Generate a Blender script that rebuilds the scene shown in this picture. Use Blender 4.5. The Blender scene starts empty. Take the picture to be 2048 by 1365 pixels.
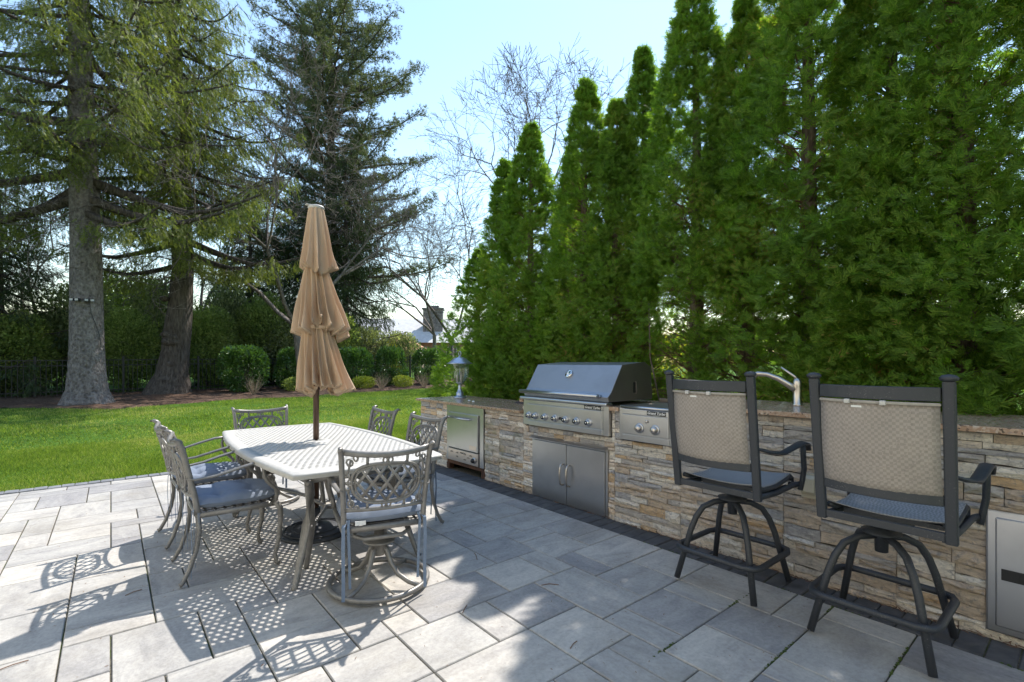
import bpy, math, random
import numpy as np
from mathutils import Vector, Matrix
sc = bpy.context.scene
C = sc.collection
PI = math.pi

# ------------------------------------------------------------------ camera, sky, sun, exposure
cd = bpy.data.cameras.new('camera')
cam = bpy.data.objects.new('camera', cd)
C.objects.link(cam)
cam.location = (0, 0, 1.3)
cam.rotation_euler = (math.radians(90), 0, -math.radians(39.52))
cd.sensor_width = 36
cd.lens = 17.1
cd.shift_y = 0.0203
cd.clip_start = 0.05
cd.clip_end = 900
sc.camera = cam

SUN_AZ, SUN_EL = 23.0, 53.0
world = bpy.data.worlds.new('World')
sc.world = world
world.use_nodes = True
wn = world.node_tree
bg = wn.nodes['Background']
sky = wn.nodes.new('ShaderNodeTexSky')
sky.sky_type = 'NISHITA'
sky.sun_disc = False
sky.sun_elevation = math.radians(SUN_EL)
sky.sun_rotation = math.radians(90 - SUN_AZ)
sky.air_density = 1.6
sky.dust_density = 0.1
sky.ozone_density = 2.0
wn.links.new(sky.outputs[0], bg.inputs[0])
bg.inputs[1].default_value = 0.08
sd = bpy.data.lights.new('sun', 'SUN')
sd.energy = 2.25
sd.angle = math.radians(0.55)
sd.color = (1.0, 0.95, 0.88)
sun = bpy.data.objects.new('sun', sd)
C.objects.link(sun)
e, a = math.radians(SUN_EL), math.radians(SUN_AZ)
sun.rotation_euler = Vector((math.cos(e) * math.cos(a), math.cos(e) * math.sin(a), math.sin(e))).to_track_quat('Z', 'Y').to_euler()
vs = sc.view_settings
vs.view_transform = 'Standard'
vs.look = 'None'
vs.gamma = 1
vs.use_curve_mapping = False
vs.exposure = 1.68
sc.cycles.use_denoising = True
sc.cycles.max_bounces = 8
sc.cycles.transparent_max_bounces = 12
sc.cycles.sample_clamp_indirect = 6

# ------------------------------------------------------------------ material helpers
MATS = {}
def _n(t, k, **kw):
    n = t.nodes.new(k)
    for a_, b_ in kw.items():
        setattr(n, a_, b_)
    return n

def coords(t, stretch=(1, 1, 1), rnd=False, gen='Object'):
    tc = _n(t, 'ShaderNodeTexCoord')
    mp = _n(t, 'ShaderNodeMapping')
    mp.inputs['Scale'].default_value = stretch
    t.links.new(tc.outputs[gen], mp.inputs[0])
    if rnd:
        oi = _n(t, 'ShaderNodeObjectInfo')
        mu = _n(t, 'ShaderNodeVectorMath', operation='SCALE')
        cx = _n(t, 'ShaderNodeCombineXYZ')
        for i in range(3):
            t.links.new(oi.outputs['Random'], cx.inputs[i])
        mu.inputs[3].default_value = 57.0
        t.links.new(cx.outputs[0], mu.inputs[0])
        t.links.new(mu.outputs[0], mp.inputs['Location'])
    return mp.outputs[0]

def noise(t, vec, scale, detail=4, rough=.6, dist=0):
    n = _n(t, 'ShaderNodeTexNoise')
    n.inputs['Scale'].default_value = scale
    n.inputs['Detail'].default_value = detail
    n.inputs['Roughness'].default_value = rough
    n.inputs['Distortion'].default_value = dist
    t.links.new(vec, n.inputs['Vector'])
    return n.outputs[0]

def ramp(t, fac, stops, interp='LINEAR'):
    r = _n(t, 'ShaderNodeValToRGB')
    cr = r.color_ramp
    cr.interpolation = interp
    while len(cr.elements) > 1:
        cr.elements.remove(cr.elements[-1])
    cr.elements[0].position = stops[0][0]
    cr.elements[0].color = (*stops[0][1], 1)
    for p, c in stops[1:]:
        el = cr.elements.new(p)
        el.color = (*c, 1)
    t.links.new(fac, r.inputs[0])
    return r.outputs[0]

def mixc(t, fac, a_, b_, mode='MIX'):
    m = _n(t, 'ShaderNodeMix', data_type='RGBA', blend_type=mode)
    for s, v in ((m.inputs[0], fac), (m.inputs[6], a_), (m.inputs[7], b_)):
        if isinstance(v, (int, float)):
            s.default_value = v
        elif isinstance(v, tuple):
            s.default_value = (*v, 1)
        else:
            t.links.new(v, s)
    return m.outputs[2]

def mathn(t, op, a_, b_=0.0):
    m = _n(t, 'ShaderNodeMath', operation=op)
    for s, v in ((m.inputs[0], a_), (m.inputs[1], b_)):
        if isinstance(v, (int, float)):
            s.default_value = v
        else:
            t.links.new(v, s)
    return m.outputs[0]

def bump(t, h, strength=.3, dist=.01):
    b = _n(t, 'ShaderNodeBump')
    b.inputs['Strength'].default_value = strength
    b.inputs['Distance'].default_value = dist
    t.links.new(h, b.inputs['Height'])
    return b.outputs[0]

def newmat(name):
    m = bpy.data.materials.new(name)
    m.use_nodes = True
    t = m.node_tree
    p = t.nodes['Principled BSDF']
    MATS[name] = m
    return m, t, p

def setp(t, p, color=None, rough=None, metal=None, normal=None, spec=None, coat=None):
    for k, v in (('Base Color', color), ('Roughness', rough), ('Metallic', metal), ('Normal', normal), ('Specular IOR Level', spec), ('Coat Weight', coat)):
        if v is None:
            continue
        s = p.inputs[k]
        if isinstance(v, tuple):
            s.default_value = (*v, 1)
        elif isinstance(v, (int, float)):
            s.default_value = v
        else:
            t.links.new(v, s)

def simple(name, c1, c2=None, scale=8, rough=.6, metal=0, stretch=(1, 1, 1), bs=0, bscale=60, bd=.003, rnd=False, spec=None, lo=.35, hi=.65):
    m, t, p = newmat(name)
    v = coords(t, stretch, rnd)
    col = c1
    if c2:
        col = ramp(t, noise(t, v, scale), [(lo, c1), (hi, c2)])
    nm = bump(t, noise(t, v, bscale, 3), bs, bd) if bs else None
    setp(t, p, col, rough, metal, nm, spec)
    return m

# paving slabs: grey concrete with streaky darker blending, each slab its own
m, t, p = newmat('paver_concrete')
v = coords(t, (2.2, 5.5, 4), True)
n1 = noise(t, v, 1.5, 8, .70, .5)
v2 = coords(t, (1, 1, 1), True)
n2 = noise(t, v2, 55, 3, .7)
base = ramp(t, n1, [(.28, (.28, .272, .268)), (.45, (.38, .366, .35)), (.58, (.45, .432, .405)), (.76, (.54, .515, .475))])
oi = _n(t, 'ShaderNodeObjectInfo')
tone = ramp(t, oi.outputs['Random'], [(0, (.72, .72, .75)), (.4, (.95, .95, .94)), (.7, (1.02, 1.0, .97)), (1, (1.16, 1.13, 1.08))])
base = mixc(t, 1.0, base, tone, 'MULTIPLY')
sp = ramp(t, n2, [(.3, (.78, .78, .78)), (.55, (1, 1, 1)), (.75, (1.12, 1.12, 1.12))])
base = mixc(t, .7, base, sp, 'MULTIPLY')
vw = coords(t, (1, 1, 1), False)
geo = _n(t, 'ShaderNodeNewGeometry')
nst = noise(t, geo.outputs['Position'], 1.3, 6, .65)
base = mixc(t, ramp(t, nst, [(.50, (0, 0, 0)), (.72, (.55, .55, .55))]), base, (.24, .215, .175))
setp(t, p, base, ramp(t, n2, [(.3, (.95, .95, .95)), (.7, (.72, .72, .72))]), 0, bump(t, n2, .35, .004), .3)

# jointing sand with moss
m, t, p = newmat('joint_sand')
geo = _n(t, 'ShaderNodeNewGeometry')
n1 = noise(t, geo.outputs['Position'], 2.2, 5, .7)
n2 = noise(t, geo.outputs['Position'], 90, 3, .7)
sand = ramp(t, n2, [(.3, (.05, .042, .03)), (.6, (.16, .14, .10)), (.8, (.24, .21, .15))])
setp(t, p, mixc(t, ramp(t, n1, [(.50, (0, 0, 0)), (.60, (1, 1, 1))]), sand, (.055, .075, .015)), .95, 0, bump(t, n2, .8, .006))

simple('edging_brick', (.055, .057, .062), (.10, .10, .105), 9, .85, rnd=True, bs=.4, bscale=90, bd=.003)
simple('edging_brick_sunny', (.13, .135, .15), (.21, .215, .23), 9, .85, rnd=True, bs=.4, bscale=90, bd=.003)  # paler copy of the edging brick for the lawn side, sunlight put into its colour

# ledge stone, one colour family per stone
m, t, p = newmat('ledge_stone')
oi = _n(t, 'ShaderNodeObjectInfo')
fam = ramp(t, oi.outputs['Random'], [(0, (.56, .46, .36)), (.16, (.66, .59, .51)), (.32, (.48, .45, .42)), (.46, (.74, .69, .61)), (.60, (.56, .47, .38)), (.74, (.68, .65, .60)), (.87, (.43, .425, .43)), (.95, (.60, .44, .28))], 'CONSTANT')
geo0 = _n(t, 'ShaderNodeNewGeometry')
mp0 = _n(t, 'ShaderNodeMapping')
mp0.inputs['Scale'].default_value = (1, 5, 17)
t.links.new(geo0.outputs['Position'], mp0.inputs[0])
v = mp0.outputs[0]
n1 = noise(t, v, 2.2, 7, .75, 1.4)
n2 = noise(t, geo0.outputs['Position'], 42, 5, .75)
alt = ramp(t, n1, [(.28, (.5, .49, .5)), (.42, (.92, .88, .86)), (.56, (1.15, 1.12, 1.08)), (.75, (1.45, 1.36, 1.24))])
col = mixc(t, 1.0, fam, alt, 'MULTIPLY')
col = mixc(t, ramp(t, n2, [(.52, (0, 0, 0)), (.66, (.75, .75, .75))]), col, (.25, .245, .25))
geo = _n(t, 'ShaderNodeNewGeometry')
ng = noise(t, geo.outputs['Position'], 1.7, 4, .7)
sep = _n(t, 'ShaderNodeSeparateXYZ')
t.links.new(geo.outputs['Position'], sep.inputs[0])
col = mixc(t, ramp(t, ng, [(.60, (0, 0, 0)), (.70, (.5, .5, .5))]), col, (.17, .19, .06))
setp(t, p, col, .88, 0, bump(t, mathn(t, 'ADD', n1, mathn(t, 'MULTIPLY', n2, .6)), .9, .02), .25)
simple('mortar_backing', (.05, .045, .04), (.09, .08, .07), 20, .95)

# granite
m, t, p = newmat('granite')
v = coords(t)
vo = _n(t, 'ShaderNodeTexVoronoi')
vo.inputs['Scale'].default_value = 95
t.links.new(v, vo.inputs['Vector'])
n1 = noise(t, v, 30, 5, .7)
c1 = ramp(t, vo.outputs['Color'], [(.0, (.03, .028, .027)), (.16, (.06, .05, .045)), (.2, (.42, .27, .18)), (.5, (.50, .36, .26)), (.75, (.58, .48, .38)), (.9, (.33, .24, .2))], 'CONSTANT')
c1 = mixc(t, ramp(t, n1, [(.4, (0, 0, 0)), (.62, (.7, .7, .7))]), c1, (.40, .25, .16))
setp(t, p, c1, ramp(t, n1, [(.3, (.16, .16, .16)), (.7, (.3, .3, .3))]), 0, None, .6)

# brushed stainless
def stainless(name, col=(.56, .56, .57), r0=.24, r1=.38, st=(2, 2, 160)):
    m, t, p = newmat(name)
    v = coords(t, st)
    n = noise(t, v, 3, 3, .6)
    v2 = coords(t)
    n2 = noise(t, v2, 3.5, 4, .6)
    rr = mathn(t, 'ADD', mathn(t, 'MULTIPLY', n, (r1 - r0)), r0)
    cc = mixc(t, ramp(t, n2, [(.45, (0, 0, 0)), (.7, (.55, .55, .55))]), col, tuple(c * .78 for c in col))
    setp(t, p, cc, rr, 1.0, bump(t, n, .05, .001))
    return m
stainless('stainless_steel')
stainless('stainless_hood', (.42, .42, .435), .4, .55)
stainless('stainless_dull', (.33, .29, .25), .42, .6)
simple('chrome', (.75, .74, .72), None, rough=.12, metal=1)
simple('brushed_nickel', (.62, .56, .50), None, rough=.28, metal=1)
simple('black_plastic', (.015, .015, .016), None, rough=.35)
simple('dark_rubber', (.02, .02, .02), None, rough=.7)
simple('black_badge', (.012, .012, .014), None, rough=.3)
simple('badge_letter', (.8, .8, .8), None, rough=.3, metal=.3)
simple('brown_rust', (.06, .028, .018), (.13, .06, .03), 12, .8)
simple('cast_aluminium', (.19, .18, .168), (.26, .247, .23), 25, .42, bs=.12, bscale=140, bd=.001, lo=.3, hi=.7, metal=.35)
simple('cast_top', (.46, .445, .415), (.54, .525, .495), 25, .5, bs=.1, bscale=140, bd=.001, lo=.3, hi=.7)
simple('cushion_fabric', (.17, .205, .27), (.215, .25, .315), 6, .92, bs=.25, bscale=500, bd=.001)
simple('cushion_tie', (.16, .21, .29), (.20, .25, .33), 20, .9)
simple('rod_taupe', (.30, .27, .24), (.38, .35, .31), 30, .5)
simple('white_tag', (.75, .75, .73), None, rough=.7)
simple('pole_bronze', (.085, .05, .035), (.11, .065, .045), 10, .35, metal=.5)
m = simple('umbrella_fabric', (.70, .55, .38), (.76, .605, .43), 5, .85, bs=.3, bscale=260, bd=.002)
t = m.node_tree
tr = _n(t, 'ShaderNodeBsdfTranslucent')
tr.inputs[0].default_value = (.84, .60, .38, 1)
mx = _n(t, 'ShaderNodeMixShader')
mx.inputs[0].default_value = .42
t.links.new(t.nodes['Principled BSDF'].outputs[0], mx.inputs[1])
t.links.new(tr.outputs[0], mx.inputs[2])
t.links.new(mx.outputs[0], t.nodes['Material Output'].inputs[0])
simple('umbrella_cap', (.55, .53, .50), None, rough=.5)
simple('base_iron', (.035, .038, .042), (.06, .062, .068), 14, .5, metal=.3)
# worn black stool paint
m, t, p = newmat('stool_paint')
v = coords(t)
n1 = noise(t, v, 150, 3, .75)
n2 = noise(t, v, 9, 3, .6)
msk = mathn(t, 'MULTIPLY', ramp(t, n1, [(.60, (0, 0, 0)), (.68, (1, 1, 1))]), ramp(t, n2, [(.45, (.1, .1, .1)), (.65, (1, 1, 1))]))
setp(t, p, mixc(t, msk, (.034, .038, .046), (.20, .19, .18)), .48, 0, bump(t, n1, .15, .001))
# woven sling
def sling(name, ca, cb, cc, st):
    m, t, p = newmat(name)
    v = coords(t, st)
    ch = _n(t, 'ShaderNodeTexChecker')
    ch.inputs['Scale'].default_value = 1.0
    t.links.new(v, ch.inputs['Vector'])
    w1 = _n(t, 'ShaderNodeTexVoronoi')
    w1.inputs['Scale'].default_value = .55
    w1.inputs['Randomness'].default_value = .15
    t.links.new(v, w1.inputs['Vector'])
    dots = ramp(t, w1.outputs['Distance'], [(.14, (1, 1, 1)), (.30, (0, 0, 0))])
    col = mixc(t, ch.outputs[1], ca, cb)
    col = mixc(t, mathn(t, 'MULTIPLY', dots, .5), col, cc)
    v3 = coords(t)
    col = mixc(t, 1.0, col, ramp(t, noise(t, v3, 4, 4), [(.3, (.86, .86, .86)), (.7, (1.1, 1.09, 1.08))]), 'MULTIPLY')
    setp(t, p, col, .75, 0, bump(t, dots, -.3, .001))
sling('sling_tan', (.37, .325, .29), (.295, .26, .232), (.20, .175, .155), (90, 90, 90))
sling('sling_grey', (.34, .33, .325), (.24, .235, .235), (.20, .197, .195), (30, 150, 150))

# bark
def bark(name, c1, c2, c3, sc_=(6, 6, 1.2), bs=.9, bd=.06):
    m, t, p = newmat(name)
    v = coords(t, sc_)
    n1 = noise(t, v, 2.2, 7, .72, .3)
    vo = _n(t, 'ShaderNodeTexVoronoi')
    vo.inputs['Scale'].default_value = 3.2
    t.links.new(v, vo.inputs['Vector'])
    h = mathn(t, 'ADD', n1, mathn(t, 'MULTIPLY', vo.outputs['Distance'], .5))
    fl = ramp(t, vo.outputs['Distance'], [(.10, (.62, .60, .58)), (.42, (1.0, 1.0, 1.0)), (.62, (1.22, 1.2, 1.18))])
    setp(t, p, mixc(t, .8, ramp(t, n1, [(.3, c1), (.5, c2), (.72, c3)]), fl, 'MULTIPLY'), .95, 0, bump(t, h, bs, bd * 2), .15)
bark('spruce_bark', (.10, .085, .078), (.22, .195, .185), (.34, .315, .305), (5, 5, 3.4))
bark('dark_bark', (.05, .04, .035), (.11, .092, .08), (.18, .155, .14))
bark('bare_bark', (.13, .105, .095), (.20, .172, .155), (.30, .265, .245))
bark('hedge_bark', (.08, .055, .04), (.16, .12, .09), (.25, .20, .16), (9, 9, 1.5), .6, .02)
simple('dry_twig', (.14, .075, .045), (.24, .14, .09), 8, .95)
simple('straw', (.30, .22, .15), (.42, .32, .22), 8, .95)

def leafmat(name, stops, trans=.35, tcol=None, rough=.6, nscale=1.1, spec=.25):
    m, t, p = newmat(name)
    geo = _n(t, 'ShaderNodeNewGeometry')
    v = coords(t, (1, 1, 1), True)
    f = mathn(t, 'ADD', mathn(t, 'MULTIPLY', geo.outputs['Random Per Island'], .38), mathn(t, 'MULTIPLY', noise(t, v, nscale, 4, .65), .75))
    col = ramp(t, f, stops)
    setp(t, p, col, rough, 0, None, spec)
    tr = _n(t, 'ShaderNodeBsdfTranslucent')
    if tcol:
        t.links.new(mixc(t, .6, col, tcol), tr.inputs[0])
    else:
        t.links.new(mixc(t, 1.0, col, (1.5, 1.6, .7), 'MULTIPLY'), tr.inputs[0])
    mx = _n(t, 'ShaderNodeMixShader')
    mx.inputs[0].default_value = trans
    t.links.new(p.outputs[0], mx.inputs[1])
    t.links.new(tr.outputs[0], mx.inputs[2])
    t.links.new(mx.outputs[0], t.nodes['Material Output'].inputs[0])
leafmat('arborvitae_leaf', [(.20, (.06, .12, .024)), (.42, (.12, .215, .034)), (.60, (.18, .29, .042)), (.76, (.26, .34, .055)), (.85, (.36, .20, .085))], .58)
leafmat('spruce_needle', [(.25, (.055, .078, .022)), (.5, (.125, .155, .042)), (.72, (.21, .23, .065)), (.9, (.27, .24, .11))], .45)
leafmat('dark_needle', [(.25, (.02, .036, .018)), (.5, (.042, .068, .028)), (.8, (.08, .11, .042))], .32)
leafmat('pine_needle', [(.25, (.05, .07, .04)), (.5, (.09, .115, .065)), (.8, (.16, .17, .10))], .32)
leafmat('shrub_leaf', [(.25, (.08, .115, .04)), (.5, (.18, .23, .08)), (.8, (.32, .36, .15))], .6)
leafmat('pale_leaf', [(.25, (.07, .085, .05)), (.5, (.16, .185, .10)), (.8, (.32, .33, .20))], .55)
leafmat('laurel_leaf', [(.25, (.03, .07, .02)), (.5, (.06, .125, .03)), (.8, (.11, .20, .045))], .35, rough=.32, spec=.6)
leafmat('forsythia_leaf', [(.3, (.22, .24, .03)), (.6, (.36, .34, .04)), (.85, (.50, .42, .05))], .4)
leafmat('yellow_leaf', [(.3, (.14, .19, .03)), (.6, (.24, .27, .045)), (.85, (.38, .36, .08))], .4)
leafmat('grass_blade', [(.25, (.075, .12, .022)), (.45, (.14, .215, .034)), (.62, (.23, .30, .055)), (.80, (.42, .39, .18))], .42, nscale=.55, rough=.5)
m, t, p = newmat('lawn_soil')
geo = _n(t, 'ShaderNodeNewGeometry')
n1 = noise(t, geo.outputs['Position'], .7, 5, .7)
n2 = noise(t, geo.outputs['Position'], 26, 4, .7)
c = mixc(t, .55, ramp(t, n1, [(.3, (.035, .09, .012)), (.55, (.065, .145, .018)), (.75, (.12, .19, .03))]), ramp(t, n2, [(.3, (.02, .05, .008)), (.6, (.08, .16, .02)), (.8, (.18, .21, .06))]))
setp(t, p, c, .95, 0, bump(t, n2, .8, .03), .1)
m, t, p = newmat('mulch_bark')
geo = _n(t, 'ShaderNodeNewGeometry')
n2 = noise(t, geo.outputs['Position'], 18, 6, .78)
n1 = noise(t, geo.outputs['Position'], 1.1, 4, .6)
c = ramp(t, n2, [(.3, (.04, .022, .015)), (.5, (.11, .068, .048)), (.7, (.22, .15, .11))])
setp(t, p, mixc(t, ramp(t, n1, [(.5, (0, 0, 0)), (.8, (.35, .35, .35))]), c, (.20, .15, .11)), .95, 0, bump(t, n2, 1.0, .04), .1)
simple('fence_black', (.012, .012, .013), None, rough=.45)
simple('roof_pale', (.52, .51, .50), (.62, .61, .60), 3, .8)
simple('roof_orange', (.48, .22, .12), (.58, .30, .18), 3, .8)
simple('house_wall', (.30, .20, .16), (.38, .28, .22), 3, .9)
simple('chimney_stone', (.10, .10, .105), (.26, .25, .25), 6, .9)
simple('lamp_housing', (.03, .03, .035), None, rough=.4)
simple('lamp_lens', (.42, .42, .44), None, rough=.2)
simple('pewter', (.42, .46, .54), (.50, .53, .60), 9, .33, metal=.8)
simple('outlet_cover', (.40, .36, .27), (.45, .41, .31), 6, .3)
simple('petal_white', (.8, .79, .74), None, rough=.6)
simple('slate_dark', (.05, .035, .03), (.09, .06, .05), 9, .75, bs=.3, bscale=30, bd=.005)
simple('candle_ivory', (.72, .68, .58), None, rough=.5)
simple('dial_white', (.8, .82, .84), None, rough=.2)
simple('dial_mark', (.02, .12, .07), None, rough=.5)
simple('clapboard', (.80, .73, .62), (.84, .77, .67), 2, .8)
simple('house_trim', (.8, .78, .73), None, rough=.6)
simple('window_glass', (.02, .025, .03), None, rough=.05)
m, t, p = newmat('lantern_glass')
gl = _n(t, 'ShaderNodeBsdfGlossy')
gl.inputs['Roughness'].default_value = .08
tp = _n(t, 'ShaderNodeBsdfTransparent')
tp.inputs[0].default_value = (.86, .86, .84, 1)
lw = _n(t, 'ShaderNodeLayerWeight')
lw.inputs[0].default_value = .35
mx = _n(t, 'ShaderNodeMixShader')
t.links.new(mathn(t, 'ADD', mathn(t, 'MULTIPLY', lw.outputs['Facing'], .5), .12), mx.inputs[0])
t.links.new(tp.outputs[0], mx.inputs[1])
t.links.new(gl.outputs[0], mx.inputs[2])
t.links.new(mx.outputs[0], t.nodes['Material Output'].inputs[0])

# ------------------------------------------------------------------ mesh helpers
def link(name, me, parent=None, mat=None, smooth=False, bevel=0):
    o = bpy.data.objects.new(name, me)
    C.objects.link(o)
    if parent:
        o.parent = parent
    if mat:
        me.materials.append(MATS[mat])
    if smooth:
        me.polygons.foreach_set('use_smooth', [True] * len(me.polygons))
    if bevel:
        b = o.modifiers.new('bevel', 'BEVEL')
        b.width = bevel
        b.segments = 2
        b.limit_method = 'ANGLE'
        b.angle_limit = math.radians(40)
        b.harden_normals = False
    return o

class MB:
    def __init__(s):
        s.v, s.f = [], []
    def add(s, vs, fs):
        k = len(s.v)
        s.v += [tuple(q) for q in vs]
        s.f += [tuple(i + k for i in f) for f in fs]
        return s
    def box(s, x0, x1, y0, y1, z0, z1, M=None):
        vs = [Vector(q) for q in ((x0, y0, z0), (x1, y0, z0), (x1, y1, z0), (x0, y1, z0), (x0, y0, z1), (x1, y0, z1), (x1, y1, z1), (x0, y1, z1))]
        if M:
            vs = [M @ q for q in vs]
        return s.add(vs, [(0, 3, 2, 1), (4, 5, 6, 7), (0, 1, 5, 4), (1, 2, 6, 5), (2, 3, 7, 6), (3, 0, 4, 7)])
    def prism(s, poly, axis, a0, a1):
        """poly: 2-D points; axis 'x','y' or 'z' is the extrusion axis"""
        def P(u, w, q):
            return {'x': (q, u, w), 'y': (u, q, w), 'z': (u, w, q)}[axis]
        n = len(poly)
        vs = [P(u, w, a0) for u, w in poly] + [P(u, w, a1) for u, w in poly]
        fs = [tuple(range(n - 1, -1, -1)), tuple(range(n, 2 * n))] + [(i, (i + 1) % n, n + (i + 1) % n, n + i) for i in range(n)]
        return s.add(vs, fs)
    def tube(s, pts, r, n=8, closed=False, flat=1.0, up=(0, 0, 1), cap=True):
        """tube along pts; r number or list; flat scales the radius along the 'up' side"""
        P = [Vector(q) for q in pts]
        m_ = len(P)
        R = r if isinstance(r, (list, tuple)) else [r] * m_
        up = Vector(up)
        rings = []
        prev = None
        for i in range(m_):
            if closed:
                tg = (P[(i + 1) % m_] - P[i - 1]).normalized()
            else:
                tg = (P[min(i + 1, m_ - 1)] - P[max(i - 1, 0)]).normalized()
            u = up - tg * up.dot(tg)
            if u.length < .15:
                u = prev if prev is not None else tg.orthogonal()
                u = u - tg * u.dot(tg)
            u.normalize()
            prev = u.copy()
            w = tg.cross(u)
            rings.append([P[i] + (u * math.sin(2 * PI * (k + .5) / n) * flat + w * math.cos(2 * PI * (k + .5) / n)) * R[i] for k in range(n)])
        vs = [q for rg in rings for q in rg]
        fs = []
        for i in range(m_ if closed else m_ - 1):
            a_, b_ = i * n, ((i + 1) % m_) * n
            for k in range(n):
                fs.append((a_ + k, a_ + (k + 1) % n, b_ + (k + 1) % n, b_ + k))
        if not closed and cap:
            fs.append(tuple(range(n - 1, -1, -1)))
            fs.append(tuple((m_ - 1) * n + k for k in range(n)))
        return s.add(vs, fs)
    def lathe(s, prof, n=24, M=None, cap=True):
        """prof: (r, z) pairs turned about the z axis"""
        vs = [(r * math.cos(2 * PI * k / n), r * math.sin(2 * PI * k / n), z) for r, z in prof for k in range(n)]
        if M:
            vs = [M @ Vector(q) for q in vs]
        fs = []
        for i in range(len(prof) - 1):
            for k in range(n):
                fs.append((i * n + k, i * n + (k + 1) % n, (i + 1) * n + (k + 1) % n, (i + 1) * n + k))
        if cap:
            if prof[0][0] > 1e-5:
                fs.append(tuple(range(n - 1, -1, -1)))
            if prof[-1][0] > 1e-5:
                fs.append(tuple((len(prof) - 1) * n + k for k in range(n)))
        return s.add(vs, fs)
    def mesh(s, name):
        me = bpy.data.meshes.new(name)
        me.from_pydata(s.v, [], s.f)
        me.update()
        return me
    def build(s, name, mat, parent=None, smooth=False, bevel=0):
        return link(name, s.mesh(name), parent, mat, smooth, bevel)

def tag(o, label=None, cat=None, group=None, kind=None):
    if label: o['label'] = label
    if cat: o['category'] = cat
    if group: o['group'] = group
    if kind: o['kind'] = kind
    return o

def empty(name, loc, rz=0, **k):
    o = bpy.data.objects.new(name, None)
    C.objects.link(o)
    o.empty_display_size = .1
    o.location = loc
    o.rotation_euler = (0, 0, rz)
    return tag(o, **k)

def copy_tree(o, parent=None):
    c = o.copy()
    C.objects.link(c)
    if parent:
        c.parent = parent
    for ch in list(o.children):
        copy_tree(ch, c)
    return c

def np_mesh(name, V, Q):
    me = bpy.data.meshes.new(name)
    V = np.ascontiguousarray(V, dtype=np.float32)
    Q = np.ascontiguousarray(Q, dtype=np.int32)
    k = Q.shape[1]
    me.vertices.add(len(V))
    me.vertices.foreach_set('co', V.ravel())
    me.loops.add(Q.size)
    me.loops.foreach_set('vertex_index', Q.ravel())
    me.polygons.add(len(Q))
    me.polygons.foreach_set('loop_start', np.arange(0, Q.size, k, dtype=np.int32))
    me.update(calc_edges=True)
    return me

def rng(seed):
    return np.random.default_rng(seed)

def norm(a_):
    return a_ / np.maximum(np.linalg.norm(a_, axis=-1, keepdims=True), 1e-9)

def scatter(tv, tq, pos, d, nrm, scale):
    """copies of a template (x along d, z along the normal side) at pos"""
    d = norm(d)
    b = norm(np.cross(nrm, d))
    n_ = np.cross(d, b)
    M = np.stack([d, b, n_], axis=2) * scale[:, None, None]
    V = np.einsum('nij,vj->nvi', M, tv) + pos[:, None, :]
    N, K = len(pos), len(tv)
    Q = tq[None] + (np.arange(N) * K)[:, None, None]
    return V.reshape(-1, 3), Q.reshape(-1, tq.shape[1])

def rhombs(items):
    """items: (base xyz, tip xyz, half width) -> template of flat rhombi"""
    V, Q = [], []
    for b, tp_, w in items:
        b, tp_ = np.array(b, float), np.array(tp_, float)
        dr = tp_ - b
        sd_ = np.cross([0, 0, 1], dr)
        l = np.linalg.norm(sd_)
        sd_ = sd_ / l * w if l > 1e-6 else np.array([0, w, 0])
        mid = b + dr * .45
        k = len(V)
        V += [b, mid + sd_, tp_, mid - sd_]
        Q.append((k, k + 1, k + 2, k + 3))
    return np.array(V), np.array(Q)

def tris(items):
    """like rhombs() but one slim triangle each"""
    V, Q = [], []
    for b, tp_, w in items:
        b, tp_ = np.array(b, float), np.array(tp_, float)
        dr = tp_ - b
        sd_ = np.cross([0, 0, 1], dr)
        l = np.linalg.norm(sd_)
        sd_ = sd_ / l * w * 1.15 if l > 1e-6 else np.array([0, w, 0])
        k = len(V)
        V += [b + dr * .22 + sd_, tp_, b + dr * .22 - sd_]
        Q.append((k, k + 1, k + 2))
    return np.array(V), np.array(Q)

def segs_mesh(S, n=4):
    """S: rows p0(3) p1(3) r0 r1 -> open prisms"""
    S = np.array(S, float)
    p0, p1, r0, r1 = S[:, :3], S[:, 3:6], S[:, 6], S[:, 7]
    tg = norm(p1 - p0)
    ref = np.where(np.abs(tg[:, 2:3]) > .9, np.array([[1., 0, 0]]), np.array([[0, 0, 1.]]))
    u = norm(np.cross(ref, tg))
    w = np.cross(tg, u)
    an = np.arange(n) * 2 * PI / n
    ring = u[:, None, :] * np.cos(an)[None, :, None] + w[:, None, :] * np.sin(an)[None, :, None]
    V = np.concatenate([p0[:, None] + ring * r0[:, None, None], p1[:, None] + ring * r1[:, None, None]], axis=1)
    N = len(S)
    q = np.array([(k, (k + 1) % n, n + (k + 1) % n, n + k) for k in range(n)])
    Q = q[None] + (np.arange(N) * 2 * n)[:, None, None]
    return V.reshape(-1, 3), Q.reshape(-1, 4)

def lawn_z(x, y):
    """the lawn rises very gently away from the patio"""
    d = x * math.sin(math.radians(39.52)) + y * math.cos(math.radians(39.52))
    return np.clip(.02 * (d - 5.4), -.005, .9) - .01
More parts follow.
